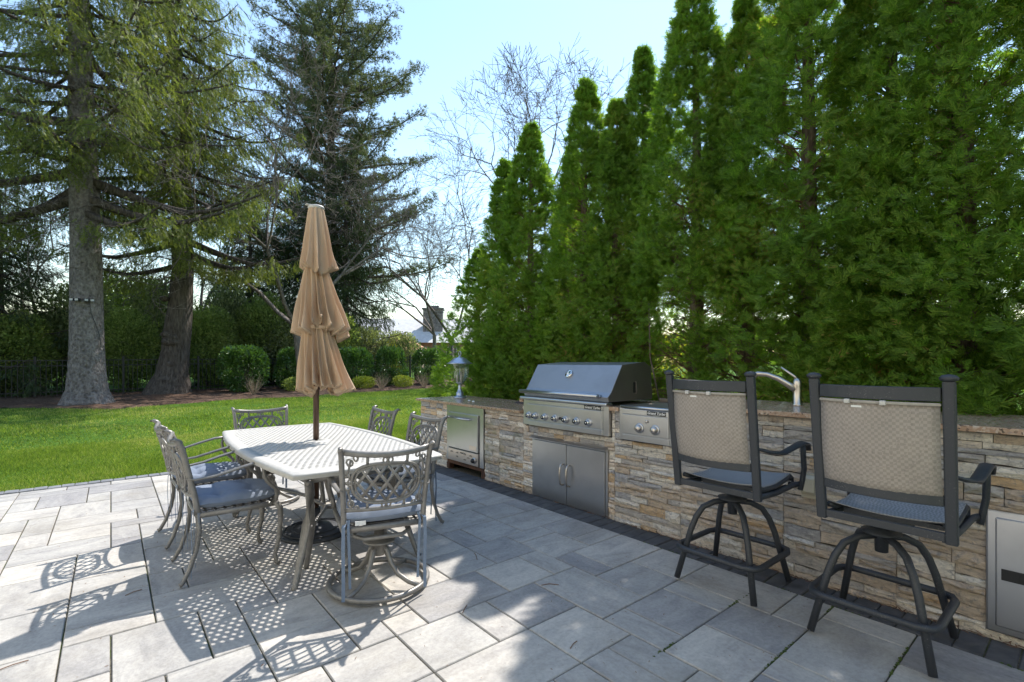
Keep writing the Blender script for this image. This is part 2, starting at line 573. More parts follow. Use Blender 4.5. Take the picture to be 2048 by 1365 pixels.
# ------------------------------------------------------------------ ground, lawn, mulch
def sheet(name, xs, ys, zf, mat, kind, parent=None):
    X, Y = np.meshgrid(xs, ys, indexing='ij')
    Z = zf(X, Y)
    V = np.stack([X, Y, Z], -1).reshape(-1, 3)
    n, m_ = len(xs), len(ys)
    I = (np.arange(n - 1)[:, None] * m_ + np.arange(m_ - 1)[None]).reshape(-1)
    Q = np.stack([I, I + m_, I + m_ + 1, I + 1], -1)
    o = link(name, np_mesh(name, V, Q), parent, mat, True)
    return tag(o, kind=kind)
sheet('ground', np.linspace(-420, 420, 60), np.linspace(-420, 420, 60), lambda x, y: np.clip(.02 * (x * .636 + y * .771 - 5.4), -.10, .9) - .14, 'lawn_soil', 'structure')
lawn = sheet('lawn', np.linspace(-22, 34, 120), np.linspace(6.93, 44, 100), lambda x, y: lawn_z(x, y), 'lawn_soil', 'structure')
def mulch_edge(x):
    return np.interp(x, [-22, -6, -2.0, -.9, .1, 1.2, 2.4, 4, 6, 10, 14, 34], [18.4, 18.2, 17.5, 16.6, 15.35, 15.9, 16.4, 16.0, 16.5, 16.6, 16.5, 16.5])
R0 = rng(5)
mx_, my_ = np.linspace(-22, 16, 230), np.linspace(0, 1, 30)
MXX, T = np.meshgrid(mx_, my_, indexing='ij')
edge = mulch_edge(MXX) + .12 * np.sin(MXX * 2.3) + .07 * np.sin(MXX * 6.1)
MY = edge + T * (21.6 - edge)
MZ = lawn_z(MXX, MY) + .035 + R0.normal(0, .014, MXX.shape) - .045 * (T < .01)
V = np.stack([MXX, MY, MZ], -1).reshape(-1, 3)
I = (np.arange(229)[:, None] * 30 + np.arange(29)[None]).reshape(-1)
tag(link('mulch_bed', np_mesh('mulch_bed', V, np.stack([I, I + 30, I + 31, I + 1], -1)), None, 'mulch_bark', False), kind='structure')
# soil under the hedge behind the kitchen
hb = MB()
hb.box(3.9, 6.4, -4.5, 6.92, -.1, .02)
tag(hb.build('soil_bed', 'mulch_bark'), kind='structure')

# grass blades: dense near the patio, sparser far away
R0 = rng(11)
def blades(n, x0, x1, y0, y1, h, w):
    x = R0.uniform(x0, x1, n)
    y = R0.uniform(y0, y1, n)
    ok = (y < mulch_edge(x) + .05 * R0.standard_normal(n) + .12 * np.sin(x * 2.3) + .02) & (x > -1.6 - .85 * (y - 6)) & ~((x > 3.9) & (y < 6.95))
    x, y = x[ok], y[ok]
    n = len(x)
    pos = np.stack([x, y, lawn_z(x, y) - .004], -1)
    an = R0.uniform(0, 2 * PI, n)
    lean = R0.uniform(.1, .9, n)
    d = np.stack([np.cos(an) * lean, np.sin(an) * lean, np.ones(n)], -1)
    patch = .75 + .35 * np.sin(x * 1.7 + 1.3 * np.sin(y * 1.1)) * np.sin(y * 1.9)
    L = h * R0.uniform(.55, 1.35, n) * patch
    d = norm(d) * L[:, None]
    s_ = np.stack([-np.sin(an + 1.2), np.cos(an + 1.2), np.zeros(n)], -1) * (w * R0.uniform(.6, 1.3, n))[:, None]
    V = np.stack([pos - s_, pos + s_, pos + d], 1)
    return V.reshape(-1, 3), np.arange(n * 3).reshape(-1, 3)
parts = [blades(190000, -3.5, 6.5, 6.935, 10, .046, .0042), blades(125000, -7, 11, 10, 17.2, .055, .009), blades(20000, 4.0, 16, 6.95, 10, .05, .008)]
off, VV, QQ = 0, [], []
for V, Q in parts:
    VV.append(V); QQ.append(Q + off); off += len(V)
tag(link('grass', np_mesh('grass', np.concatenate(VV), np.concatenate(QQ)), None, 'grass_blade'), kind='stuff')

# ------------------------------------------------------------------ patio: every slab its own object
PM, PY0 = .1726, 1.244
tiles = [tuple(map(int, q.split(','))) for q in '''9,11,1,3 11,13,2,5 13,16,-4,-2 16,17,-4,-2 15,17,-7,-4 10,11,-1,1 7,10,5,7 10,12,5,7 12,13,5,7 13,14,4,6 14,17,4,6 15,17,6,7
6,9,1,3 6,8,3,5 8,9,3,5 9,11,3,5 11,12,0,2 12,14,0,2 14,15,0,2 15,17,2,4 13,15,2,4 15,17,-1,2 15,17,-2,-1 13,15,-2,0 11,13,-2,0 9,10,-1,1 15,17,7,9 14,17,9,11 16,17,11,13 14,16,11,13 15,17,13,15
15,17,15,18 15,17,18,19 11,14,11,13 12,14,9,11 11,12,9,11 9,11,9,11 11,13,7,9 13,15,8,9 13,15,6,8 9,11,7,9 13,15,13,14 13,15,14,15 0,2,26,29 0,2,24,26 1,2,22,24 -2,1,22,24 -2,0,24,27 -3,-1,27,30 -4,-1,30,31
-3,-2,22,25 -2,0,20,22 -3,0,18,20 0,1,19,21 -1,1,13,15 -1,1,11,13 -1,1,10,11 -1,0,8,10 0,2,7,10 2,3,9,10 2,3,7,9 3,5,7,9 2,4,12,14 1,4,10,12 3,4,14,15 4,6,9,11 5,6,5,6 6,7,5,6 7,9,7,10 5,7,7,9 3,5,5,7 1,3,5,7 2,4,3,5 4,6,3,5'''.split()]
IX0, IX1, JY0, JY1 = -12, 17, -10, 32
occ = {}
good = []
for t_ in tiles:
    cells = [(i, j) for i in range(t_[0], t_[1]) for j in range(t_[2], t_[3])]
    if any(c in occ for c in cells):
        continue
    for c in cells: occ[c] = 1
    good.append(t_)
rt = random.Random(8)
for j in range(JY0, JY1):
    for i in range(IX0, IX1):
        if (i, j) in occ:
            continue
        opts = [(3, 2), (2, 3), (2, 2), (2, 2), (3, 2), (2, 1), (1, 2)]
        rt.shuffle(opts)
        opts.sort(key=lambda q: -(q[0] * q[1]) + rt.random() * 3.2)
        for w_, h_ in opts + [(1, 1)]:
            cells = [(i + a_, j + b_) for a_ in range(w_) for b_ in range(h_)]
            if all(c not in occ and c[0] < IX1 and c[1] < JY1 for c in cells):
                for c in cells: occ[c] = 1
                good.append((i, i + w_, j, j + h_))
                break
patio = MB().box(IX0 * PM - .02, 3.98, PY0 + JY0 * PM, 6.93, -.10, .004).build('patio', 'joint_sand')
tag(patio, kind='structure')
def slab_mesh(w_, h_, seed):
    r_ = random.Random(seed)
    X1, Y1 = w_ * PM / 2 - .0035, h_ * PM / 2 - .0035
    c = .0035
    b = MB()
    rings = []
    for ins, z in ((0, -.03), (0, .010), (c, .0145)):
        rings.append([(sx * (X1 - ins), sy * (Y1 - ins), z) for sx, sy in ((-1, -1), (1, -1), (1, 1), (-1, 1))])
    vs = [q for rg in rings for q in rg]
    fs = [(8, 9, 10, 11)]
    for i in range(2):
        for k in range(4):
            fs.append((i * 4 + k, i * 4 + (k + 1) % 4, i * 4 + 4 + (k + 1) % 4, i * 4 + 4 + k))
    b.add(vs, fs)
    me = b.mesh('paving_slab')
    me.materials.append(MATS['paver_concrete'])
    return me
slabs = {}
far = MB()
FA = math.radians(39.52)
nsl = 0
for t_ in good:
    cx, cy = (t_[0] + t_[1]) / 2 * PM, PY0 + (t_[2] + t_[3]) / 2 * PM
    w_, h_ = t_[1] - t_[0], t_[3] - t_[2]
    rot = 0
    if h_ > w_:
        w_, h_, rot = h_, w_, PI / 2
    dz = rt.uniform(-.0015, .0015)
    # outside the frame the slabs are joined
    d = cx * math.sin(FA) + cy * math.cos(FA)
    lat = cx * math.cos(FA) - cy * math.sin(FA)
    seen = d > 1.55 and abs(lat) < d * 1.053 + .35
    if not seen:
        hw, hh = (t_[1] - t_[0]) * PM / 2 - .004, (t_[3] - t_[2]) * PM / 2 - .004
        far.box(cx - hw, cx + hw, cy - hh, cy + hh, -.03, .013)
        continue
    if (w_, h_) not in slabs:
        slabs[(w_, h_)] = slab_mesh(w_, h_, 1)
    o = bpy.data.objects.new('paving_slab', slabs[(w_, h_)])
    C.objects.link(o)
    o.parent = patio
    o.location = (cx, cy, dz)
    o.rotation_euler = (rt.uniform(-.0016, .0016), rt.uniform(-.0016, .0016), rot + (PI if rt.random() < .5 else 0))
    nsl += 1
tag(far.build('paving_field', 'paver_concrete', patio), kind='stuff')

def brick_mesh(lx, ly, h, mat, name='edging_brick'):
    b = MB()
    vs, fs = [], [(8, 9, 10, 11)]
    for ins, z in ((0, -.03), (0, h - .005), (.005, h)):
        vs += [(sx * (lx / 2 - ins), sy * (ly / 2 - ins), z) for sx, sy in ((-1, -1), (1, -1), (1, 1), (-1, 1))]
    for i in range(2):
        for k in range(4):
            fs.append((i * 4 + k, i * 4 + (k + 1) % 4, i * 4 + 4 + (k + 1) % 4, i * 4 + 4 + k))
    b.add(vs, fs)
    me = b.mesh(name)
    me.materials.append(MATS[mat])
    return me
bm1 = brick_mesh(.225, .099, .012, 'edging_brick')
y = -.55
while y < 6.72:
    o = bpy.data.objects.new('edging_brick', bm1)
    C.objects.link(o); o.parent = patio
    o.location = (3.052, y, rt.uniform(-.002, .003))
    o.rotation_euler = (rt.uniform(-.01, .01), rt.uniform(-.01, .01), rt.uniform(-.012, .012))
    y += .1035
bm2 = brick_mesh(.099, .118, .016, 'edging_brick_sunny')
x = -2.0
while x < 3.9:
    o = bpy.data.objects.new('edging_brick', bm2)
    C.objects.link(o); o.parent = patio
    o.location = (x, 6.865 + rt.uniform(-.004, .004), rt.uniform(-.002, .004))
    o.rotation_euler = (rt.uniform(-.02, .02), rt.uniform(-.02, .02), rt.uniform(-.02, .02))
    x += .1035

# ------------------------------------------------------------------ outdoor kitchen: stone wall and counters
WX = 3.175
kw = empty('stone_kitchen_wall', (0, 0, 0), label='long tan and grey ledge stone kitchen wall carrying the granite counters', cat='stone wall')
bk = MB()
SEC = [(3.66, 5.74, .785), (1.93, 3.66, .905), (-1.6, 1.93, .965)]
cuts = [(4.31, 5.075, -1, .80), (2.555, 3.625, .675, 1.2), (2.588, 3.516, -1, .575), (1.955, 2.452, .68, 1.2), (-.34, .345, .05, .615)]
# backing in pieces round the openings
def backing(y0, y1, zt):
    ys = sorted({y0, y1, *[c for q in cuts for c in q[:2] if y0 < c < y1]})
    for a_, b_ in zip(ys, ys[1:]):
        m_ = (a_ + b_) / 2
        spans = [(0, zt)]
        for c in cuts:
            if c[0] <= m_ <= c[1]:
                ns = []
                for s0, s1 in spans:
                    if c[2] > s0: ns.append((s0, min(s1, c[2])))
                    if c[3] < s1: ns.append((max(s0, c[3]), s1))
                spans = [q for q in ns if q[1] - q[0] > .01]
        for s0, s1 in spans:
            bk.box(WX + .012, WX + .10, a_, b_, s0, s1)
for q in SEC:
    backing(*q)
bk.box(3.78, 3.86, -1.6, 5.74, 0, .78)
bk.box(WX + .012, 3.86, 5.66, 5.735, 0, .78)
bk.build('backing', 'mortar_backing', kw)

def stone_mesh(seed):
    """unit ledge stone: x -1 is the split face, y and z span 0..1"""
    r_ = random.Random(seed)
    ny, nz = 5, 3
    vs = []
    for j in range(nz):
        for i in range(ny):
            yy, zz = i / (ny - 1), j / (nz - 1)
            ex = (i in (0, ny - 1)) or (j in (0, nz - 1))
            dx = -1 + (r_.uniform(.12, .62) if ex else r_.uniform(-.25, .30))
            zz += (r_.uniform(-.13, .13) if 0 < i < ny - 1 else 0) * (1 if j == 1 else .6)
            yy += r_.uniform(-.04, .04) if j == 1 and 0 < i < ny - 1 else 0
            vs.append((dx, yy, zz))
    fs = [(j * ny + i, (j + 1) * ny + i, (j + 1) * ny + i + 1, j * ny + i + 1) for j in range(nz - 1) for i in range(ny - 1)]
    rim = [i for i in range(ny)] + [ny * (j + 1) + ny - 1 for j in range(nz - 1)] + [ny * (nz - 1) + i for i in range(ny - 2, -1, -1)] + [ny * j for j in range(nz - 2, 0, -1)]
    k = len(vs)
    vs += [(.6, vs[q][1], vs[q][2]) for q in rim]
    L = len(rim)
    fs += [(rim[q], rim[(q + 1) % L], k + (q + 1) % L, k + q) for q in range(L)]
    b = MB().add(vs, fs)
    return b
protos = [stone_mesh(s_) for s_ in range(12)]
pmesh = []
for b in protos:
    me = b.mesh('ledge_stone')
    me.materials.append(MATS['ledge_stone'])
    pmesh.append(me)
rs = random.Random(21)
stones = []
def place_stone(a_, b_, za, zb):
    cur = [(a_, b_, za, zb)]
    for c in cuts:
        nx = []
        for (p, q, r_, t_) in cur:
            if q <= c[0] or p >= c[1] or t_ <= c[2] or r_ >= c[3]:
                nx.append((p, q, r_, t_)); continue
            if p < c[0]: nx.append((p, c[0], r_, t_))
            if q > c[1]: nx.append((c[1], q, r_, t_))
            ip, iq = max(p, c[0]), min(q, c[1])
            if r_ < c[2]: nx.append((ip, iq, r_, c[2]))
            if t_ > c[3]: nx.append((ip, iq, c[3], t_))
        cur = nx
    for q in cur:
        if q[1] - q[0] > .018 and q[3] - q[2] > .008: stones.append(q)
for (y0, y1, zt) in SEC:
    big = 1.2 if y0 < 1.9 else 1.0
    # panels stepped like interlocking veneer: courses of each panel differ from its neighbours'
    yb = y0
    while yb < y1 - .01:
        ye = yb + rs.uniform(.34, .62) * big
        if y1 - ye < .2: ye = y1
        z = .004
        while z < zt - .01:
            hh = rs.choice([.026, .034, .042, .050, .058, .070]) * big
            if zt - z - hh < .022: hh = zt - z
            y = yb
            while y < ye - .004:
                L = rs.uniform(.10, .34) * big
                if ye - y - L < .06: L = ye - y
                if hh > .045 and L > .12 and rs.random() < .35:
                    hm = hh * rs.uniform(.38, .62)
                    ym = y + L * rs.uniform(.35, .65)
                    place_stone(y, y + L, z, z + hm)
                    if rs.random() < .5:
                        place_stone(y, ym, z + hm, z + hh); place_stone(ym, y + L, z + hm, z + hh)
                    else:
                        place_stone(y, y + L, z + hm, z + hh)
                else:
                    place_stone(y, y + L, z, z + hh)
                y += L
            z += hh
        yb = ye
def vis(s):
    cy = (s[0] + s[1]) / 2
    d = WX * math.sin(FA) + cy * math.cos(FA)
    lat = WX * math.cos(FA) - cy * math.sin(FA)
    return (s[1] - s[0]) * (s[3] - s[2]) / max(d, .3) ** 2.6 if d > .5 and lat < d * 1.08 else -1
stones.sort(key=lambda s: -vis(s))
rest = MB()
for k, s in enumerate(stones):
    dep = rs.uniform(.010, .034)
    b = rs.randrange(12)
    g_ = .0016
    sy, sz = s[1] - s[0] - g_ * 2, s[3] - s[2] - g_ * 2
    if k < 298:
        o = bpy.data.objects.new('stone', pmesh[b])
        C.objects.link(o); o.parent = kw
        o.location = (WX + .006, s[0] + g_, s[2] + g_)
        o.scale = (dep, sy, sz)
        o.rotation_euler = (rs.uniform(-.012, .012), 0, 0)
    else:
        rest.add([(WX + .006 + q[0] * dep, s[0] + g_ + q[1] * sy, s[2] + g_ + q[2] * sz) for q in protos[b].v], protos[b].f)
m, t, p = newmat('ledge_stone_field')
geo = _n(t, 'ShaderNodeNewGeometry')
fam = ramp(t, geo.outputs['Random Per Island'], [(0, (.56, .46, .36)), (.16, (.66, .59, .51)), (.32, (.48, .45, .42)), (.46, (.74, .69, .61)), (.60, (.56, .47, .38)), (.74, (.68, .65, .60)), (.87, (.43, .425, .43)), (.95, (.60, .44, .28))], 'CONSTANT')
mp = _n(t, 'ShaderNodeMapping')
mp.inputs['Scale'].default_value = (1, 5, 17)
t.links.new(geo.outputs['Position'], mp.inputs[0])
n1 = noise(t, mp.outputs[0], 2.2, 7, .75, 1.4)
alt = ramp(t, n1, [(.28, (.5, .49, .5)), (.42, (.92, .88, .86)), (.56, (1.15, 1.12, 1.08)), (.75, (1.45, 1.36, 1.24))])
setp(t, p, mixc(t, 1.0, fam, alt, 'MULTIPLY'), .88, 0, bump(t, n1, .6, .01), .25)
tag(rest.build('stone_field', 'ledge_stone_field', kw), kind='stuff')

def counter(name, y0, y1, zt, label, x0=3.125, x1=3.93, holes=()):
    b = MB()
    ys = [y0, y1]
    b.box(x0, x1, y0, y1, zt - .03, zt)
    o = b.build(name, 'granite', None, bevel=.004)
    return tag(o, label, 'countertop', 'granite countertops on the stone kitchen wall')
counter('granite_countertop', 3.675, 5.80, .818, 'low granite countertop at the far end under the urn lantern')
b = MB()
b.box(3.125, 3.93, 1.935, 1.952, .905, .935).box(3.125, 3.93, 2.455, 2.552, .905, .935).box(3.125, 3.93, 3.628, 3.672, .905, .935)
b.box(3.78, 3.93, 2.552, 3.628, .905, .935).box(3.72, 3.93, 1.952, 2.455, .905, .935)
tag(b.build('granite_countertop', 'granite', None), 'granite countertop in narrow strips round the grill and the side burner', 'countertop', 'granite countertops on the stone kitchen wall')
counter('granite_countertop', -1.6, 1.93, 1.0, 'high granite countertop behind the two bar stools, carrying the faucet')
# low side pieces of masonry where the counters step
b = MB()
b.box(3.19, 3.86, 3.60, 3.675, 0, .90).box(3.19, 3.86, 1.88, 1.95, 0, .965)
b.build('step_masonry', 'mortar_backing', kw)
# brick-coloured cap ends
m_ = simple('cap_brick', (.30, .17, .11), (.42, .26, .18), 20, .85)

# ------------------------------------------------------------------ grill
gr = empty('built_in_grill', (3.15, 3.09, .69), label='large stainless steel built-in grill with seven knobs and a sloped hood', cat='grill')
def P_(o_): return o_
def gb(): return MB()
GX = -.012   # local x of the front plane (negative is towards the patio)
# local frame: x into the wall, y along the wall (+ is away), z up from the panel bottom
b = gb().box(GX - .004, .03, -.53, .53, 0, .245)
b.build('front_frame', 'stainless_steel', gr, bevel=.002)
b = gb().box(GX - .030, GX - .003, -.475, .455, .055, .205)
b.build('control_panel', 'stainless_steel', gr, bevel=.003)
b = gb().box(GX - .024, GX - .003, -.475, .455, .004, .045)
b.build('drip_tray', 'stainless_steel', gr, bevel=.002)
b = gb().box(GX - .026, GX - .003, -.475, .455, .2115, .244)
b.build('badge_strip', 'stainless_steel', gr, bevel=.002)
b = gb().box(GX - .0035, GX - .001, -.48, .46, .043, .058).box(GX - .0035, GX - .001, -.48, .46, .204, .2125)
b.build('panel_gap', 'black_plastic', gr)
b = gb().box(.03, .57, -.50, .50, -.02, .25)
b.build('firebox', 'stainless_dull', gr)
b = gb().box(GX - .055, .02, -.545, .535, .248, .275)
b.build('front_ledge', 'stainless_steel', gr, bevel=.010)
# knobs
def knob(parent, x, y, z, r=.026, mat1='chrome', mat2='black_plastic', ln=.038):
    M1 = Matrix.Translation((x, y, z)) @ Matrix.Rotation(-PI / 2, 4, 'Y')
    kb = MB().lathe([(r * 1.32, 0), (r * 1.32, .006), (r * 1.12, .010)], 24, M1)
    k1 = kb.build('knob_bezel', 'stainless_steel', parent, True)
    k2 = MB().lathe([(r, .008), (r, ln * .55), (r * .93, ln * .7), (r * .72, ln)], 24, M1).build('knob', mat1, parent, True)
    MB().lathe([(r * .74, ln - .001), (r * .66, ln + .002), (.0001, ln + .0025)], 20, M1).build('knob_face', mat2, k2, True)
    MB().lathe([(r * .30, ln + .001), (r * .30, ln + .0042), (.0001, ln + .0042)], 16, M1).build('knob_cap', mat1, k2, True)
    return k2
for yy in (3.507, 3.420, 3.288, 3.154, 3.021, 2.889, 2.752):
    knob(gr, GX - .030, yy - 3.09, .098)
M1 = Matrix.Translation((GX - .030, 3.088 - 3.09, .103)) @ Matrix.Rotation(-PI / 2, 4, 'Y')
MB().lathe([(.012, 0), (.012, .012), (.008, .016), (.0001, .016)], 16, M1).build('igniter_button', 'black_plastic', gr, True)
# badge with script lettering
def badge(parent, x, y0, y1, z0, z1, size):
    bb = MB().box(x - .003, x, y0, y1, z0, z1).build('name_badge', 'black_badge', parent)
    fc = bpy.data.curves.new('lettering', 'FONT')
    fc.body = 'Grand Turbo'
    fc.size = size
    fc.shear = .35
    fc.align_x = 'CENTER'
    fc.align_y = 'CENTER'
    fc.extrude = .0006
    fc.offset = .0006
    fc.materials.append(MATS['badge_letter'])
    ft = bpy.data.objects.new('lettering', fc)
    C.objects.link(ft)
    bpy.context.view_layer.update()
    me_ = bpy.data.meshes.new_from_object(ft.evaluated_get(bpy.context.evaluated_depsgraph_get()))
    bpy.data.objects.remove(ft)
    fo = bpy.data.objects.new('lettering', me_)
    C.objects.link(fo)
    fo.parent = bb
    fo.location = (x - .0042, (y0 + y1) / 2, (z0 + z1) / 2 + .001)
    fo.rotation_euler = (PI / 2, 0, -PI / 2)
    MB().tube([(x - .004, y1 - .012 - (y1 - y0 - .06) * k / 8, z0 + .007 + .004 * math.cos(k * .5)) for k in range(9)], .0011, 5).build('lettering_swash', 'badge_letter', bb)
    return bb
badge(gr, GX - .0265, 2.622 - 3.09, 2.803 - 3.09, .209, .243, .031)
# hood: sloped front, closed ends
prof = [(-.02, .278), (-.03, .318), (.012, .355), (.155, .582), (.47, .606), (.555, .56), (.575, .30), (.575, .278)]
b = gb().prism(prof, 'y', -.533, .51)
hood = b.build('hood', 'stainless_hood', gr, bevel=.004)
b = gb().prism([(q[0], q[1]) for q in [(-.022, .282), (-.032, .32), (.010, .357), (.153, .584), (.468, .609), (.558, .562), (.578, .30), (.578, .282)]], 'y', -.5375, -.531)
b.build('hood_end', 'stainless_dull', hood, bevel=.001)
b = gb().box(.30, .36, -.5395, -.5365, .345, .435)
b.build('rotisserie_slot', 'black_plastic', hood)
b = gb().box(.335, .352, -.545, -.5365, .335, .44).box(.36, .50, -.5415, -.5365, .34, .40)
b.build('slot_cover', 'stainless_dull', hood, bevel=.001)
b = gb().tube([(-.085, -.47, .328), (-.085, .50, .328)], .021, 14, flat=.85)
b.build('handle', 'stainless_steel', hood, True)
for yb in (-.45, .48):
    gb().tube([(-.085, yb, .328), (-.02, yb, .322)], .016, 10).build('handle_bracket', 'chrome', hood, True)
sl = math.atan2(.582 - .355, .155 - .012)
M1 = Matrix.Translation((.106 - .012, .02, .494)) @ Matrix.Rotation(-(PI / 2 - (PI / 2 - sl)) , 4, 'Y')
nx, nz = -math.sin(sl), math.cos(sl)
M1 = Matrix.Translation((.1005, .02, .495)) @ Matrix(((math.cos(sl), 0, nx, 0), (0, 1, 0, 0), (math.sin(sl), 0, nz, 0), (0, 0, 0, 1)))
g1 = MB().lathe([(.040, 0), (.040, .016), (.034, .020)], 24, M1).build('thermometer', 'chrome', hood, True)
MB().lathe([(.034, .0195), (.0001, .0205)], 24, M1).build('dial', 'dial_white', g1)
MB().box(-.002, .024, -.020, -.004, .0208, .0216, M1).build('dial_mark', 'dial_mark', g1)

# double access doors under the grill
dd = empty('cabinet_doors', (3.17, 3.052, 0), label='pair of stainless steel access doors below the grill', cat='cabinet doors')
b = gb().box(-.014, .02, -.464, .464, .555, .575).box(-.014, .02, .440, .464, .004, .555).box(-.014, .02, -.464, -.440, .004, .555).box(-.01, .02, -.44, .44, .004, .016)
b.build('door_frame', 'stainless_steel', dd, bevel=.002)
b = gb().prism([(-.05, .566), (-.05, .572), (-.014, .592), (.0, .592), (.0, .576)], 'y', -.47, .47)
b.build('drip_lip', 'stainless_steel', dd)
for s_, nm in ((1, 'l'), (-1, 'r')):
    d_ = gb().box(-.024, -.004, min(s_ * .003, s_ * .438), max(s_ * .003, s_ * .438), .018, .553).build('door', 'stainless_steel', dd, bevel=.003)
    yh = .052 + s_ * .036
    yh = s_ * .040
    pts = [(-.024, yh, .38), (-.055, yh, .372), (-.066, yh, .34), (-.070, yh, .285), (-.066, yh, .23), (-.055, yh, .198), (-.024, yh, .19)]
    gb().tube(pts, .0085, 10, up=(0, 1, 0)).build('handle', 'brushed_nickel', d_, True)

# side burner
sb = empty('side_burner', (3.15, 2.2035, .685), label='stainless steel side burner with two knobs, right of the grill', cat='side burner')
gb().box(GX - .004, .03, -.248, .247, 0, .25).build('front_frame', 'stainless_steel', sb, bevel=.002)
gb().box(GX - .024, GX - .003, -.205, .205, .055, .205).build('control_panel', 'stainless_steel', sb, bevel=.003)
gb().box(GX - .020, GX - .003, -.205, .205, .005, .045).build('drip_tray', 'stainless_steel', sb, bevel=.002)
gb().box(GX - .022, GX - .003, -.205, .205, .210, .248).build('badge_strip', 'stainless_steel', sb, bevel=.002)
gb().box(GX - .0035, GX - .001, -.21, .21, .043, .057).build('panel_gap', 'black_plastic', sb)
gb().box(.0, .50, -.245, .245, .252, .268).box(.52, .54, -.245, .245, .252, .30).build('burner_lid', 'stainless_dull', sb, bevel=.006)
gb().tube([(-.02, -.23, .262), (-.02, .23, .262)], .012, 10).build('lid_rail', 'stainless_steel', sb, True)
badge(sb, GX - .0225, 2.018 - 2.2035, 2.178 - 2.2035, .213, .246, .028)
for yy in (2.244, 2.105):
    knob(sb, GX - .024, yy - 2.2035, .108, .029, 'brushed_nickel', 'brushed_nickel', .04)
M1 = Matrix.Translation((GX - .024, 2.177 - 2.2035, .165)) @ Matrix.Rotation(-PI / 2, 4, 'Y')
MB().lathe([(.012, 0), (.012, .012), (.008, .016), (.0001, .016)], 16, M1).build('igniter_button', 'brushed_nickel', sb, True)

# oven cabinet at the far end
ov = empty('outdoor_oven', (3.16, 4.693, 0), label='tall stainless steel oven cabinet with a bar handle, on rusty feet below the lantern', cat='oven')
gb().box(.0, .58, -.375, .372, .125, .782).build('body', 'stainless_steel', ov, bevel=.003)
gb().box(-.006, .0, -.375, -.31, .125, .782).box(-.006, .0, .332, .372, .125, .782).box(-.006, .0, -.31, .332, .72, .782).build('front_frame', 'stainless_steel', ov, bevel=.001)
dr = gb().box(-.024, -.002, -.29, .325, .285, .70).build('door', 'stainless_steel', ov, bevel=.004)
gb().tube([(-.062, -.18, .645), (-.062, .325, .645)], .010, 10).build('handle', 'stainless_steel', dr, True)
for yb in (-.17, .31):
    gb().tube([(-.062, yb, .645), (-.02, yb, .645)], .008, 8).build('handle_bracket', 'chrome', dr, True)
gb().box(-.0265, -.0242, -.265, -.13, .305, .355).build('name_plate', 'brushed_nickel', dr, bevel=.001)
gb().box(-.003, .001, -.30, .33, .272, .284).build('panel_gap', 'black_plastic', ov)
lp = gb().box(-.018, -.002, -.29, .325, .13, .27).build('lower_panel', 'brushed_nickel', ov, bevel=.003)
for (yy, zz) in ((.25, .235), (.13, .235), (.13, .19), (-.03, .235), (-.15, .235), (-.03, .175), (-.10, .205)):
    gb().prism([(-.025 + yy, zz - .008), (.025 + yy, zz - .008), (.018 + yy, zz + .003), (yy, zz + .008), (-.018 + yy, zz + .003)], 'x', -.024, -.017).build('vent_louvre', 'stainless_dull', lp)
knob(ov, -.018, 4.48 - 4.693, .19, .026, 'black_plastic', 'black_plastic', .035)
gb().tube([(-.02, .06, .245), (-.035, .02, .242), (-.035, -.02, .244)], .004, 6).build('latch', 'black_plastic', lp, True)
gb().box(.0, .06, -.375, .372, .085, .124).build('base_rail', 'brown_rust', ov)
for yy in (-.36, .36):
    gb().box(.0, .07, yy - .03, yy + .03, .012, .085).build('foot', 'brown_rust', ov, bevel=.003)
    gb().box(.45, .52, yy - .03, yy + .03, .012, .085).build('foot', 'brown_rust', ov, bevel=.003)

# drawer / trash access door at the right edge
ad = empty('access_door', (3.165, .0, .335), label='stainless steel access door with a black recessed latch, at the right edge of the wall', cat='access door')
gb().box(-.012, .02, -.335, .345, -.285, .280).build('door_frame', 'stainless_steel', ad, bevel=.008)
d_ = gb().box(-.024, -.008, -.30, .312, -.25, .248).build('door', 'stainless_steel', ad, bevel=.006)
gb().box(-.027, -.0235, .17, .292, -.032, .020).build('latch_recess', 'black_plastic', d_, bevel=.004)
gb().box(-.029, -.0265, .20, .235, -.022, .010).build('latch_tab', 'dark_rubber', d_, bevel=.002)

# weatherproof outlet
ob = empty('outlet_cover', (3.15, 1.083, .578), label='beige weatherproof outlet cover on the stone between the two bar stools', cat='outlet')
gb().box(-.008, .02, -.045, .045, -.075, .072).build('back_plate', 'outlet_cover', ob, bevel=.004)
gb().prism([(-.045, -.03), (-.045, .045), (-.03, .062), (-.009, .066), (-.009, -.055), (-.03, -.05)], 'y', -.036, .038).build('bubble_cover', 'outlet_cover', ob, bevel=.006)

# faucet on the right counter
fa = empty('pull_out_faucet', (3.62, 1.325, 1.0), label='brushed nickel single lever faucet behind the nearer gap between the bar stools', cat='faucet')
gb().lathe([(.034, 0), (.034, .008), (.027, .016), (.026, .12), (.0265, .135), (.026, .165), (.018, .185), (.0001, .19)], 24).build('body', 'brushed_nickel', fa, True)
sp_ = [(-.0, .0, .10), (-.03, .045, .145), (-.055, .10, .185), (-.075, .165, .212), (-.09, .22, .216), (-.095, .25, .205)]
gb().tube(sp_, [.022, .022, .019, .017, .018, .019], 14).build('spout', 'brushed_nickel', fa, True)
gb().tube([(-.092, .235, .213), (-.097, .262, .19)], [.024, .020], 14).build('spray_head', 'brushed_nickel', fa, True)
gb().tube([(.0, .0, .175), (-.01, .012, .20), (-.045, .085, .262)], [.016, .009, .006], 10).build('lever', 'brushed_nickel', fa, True)

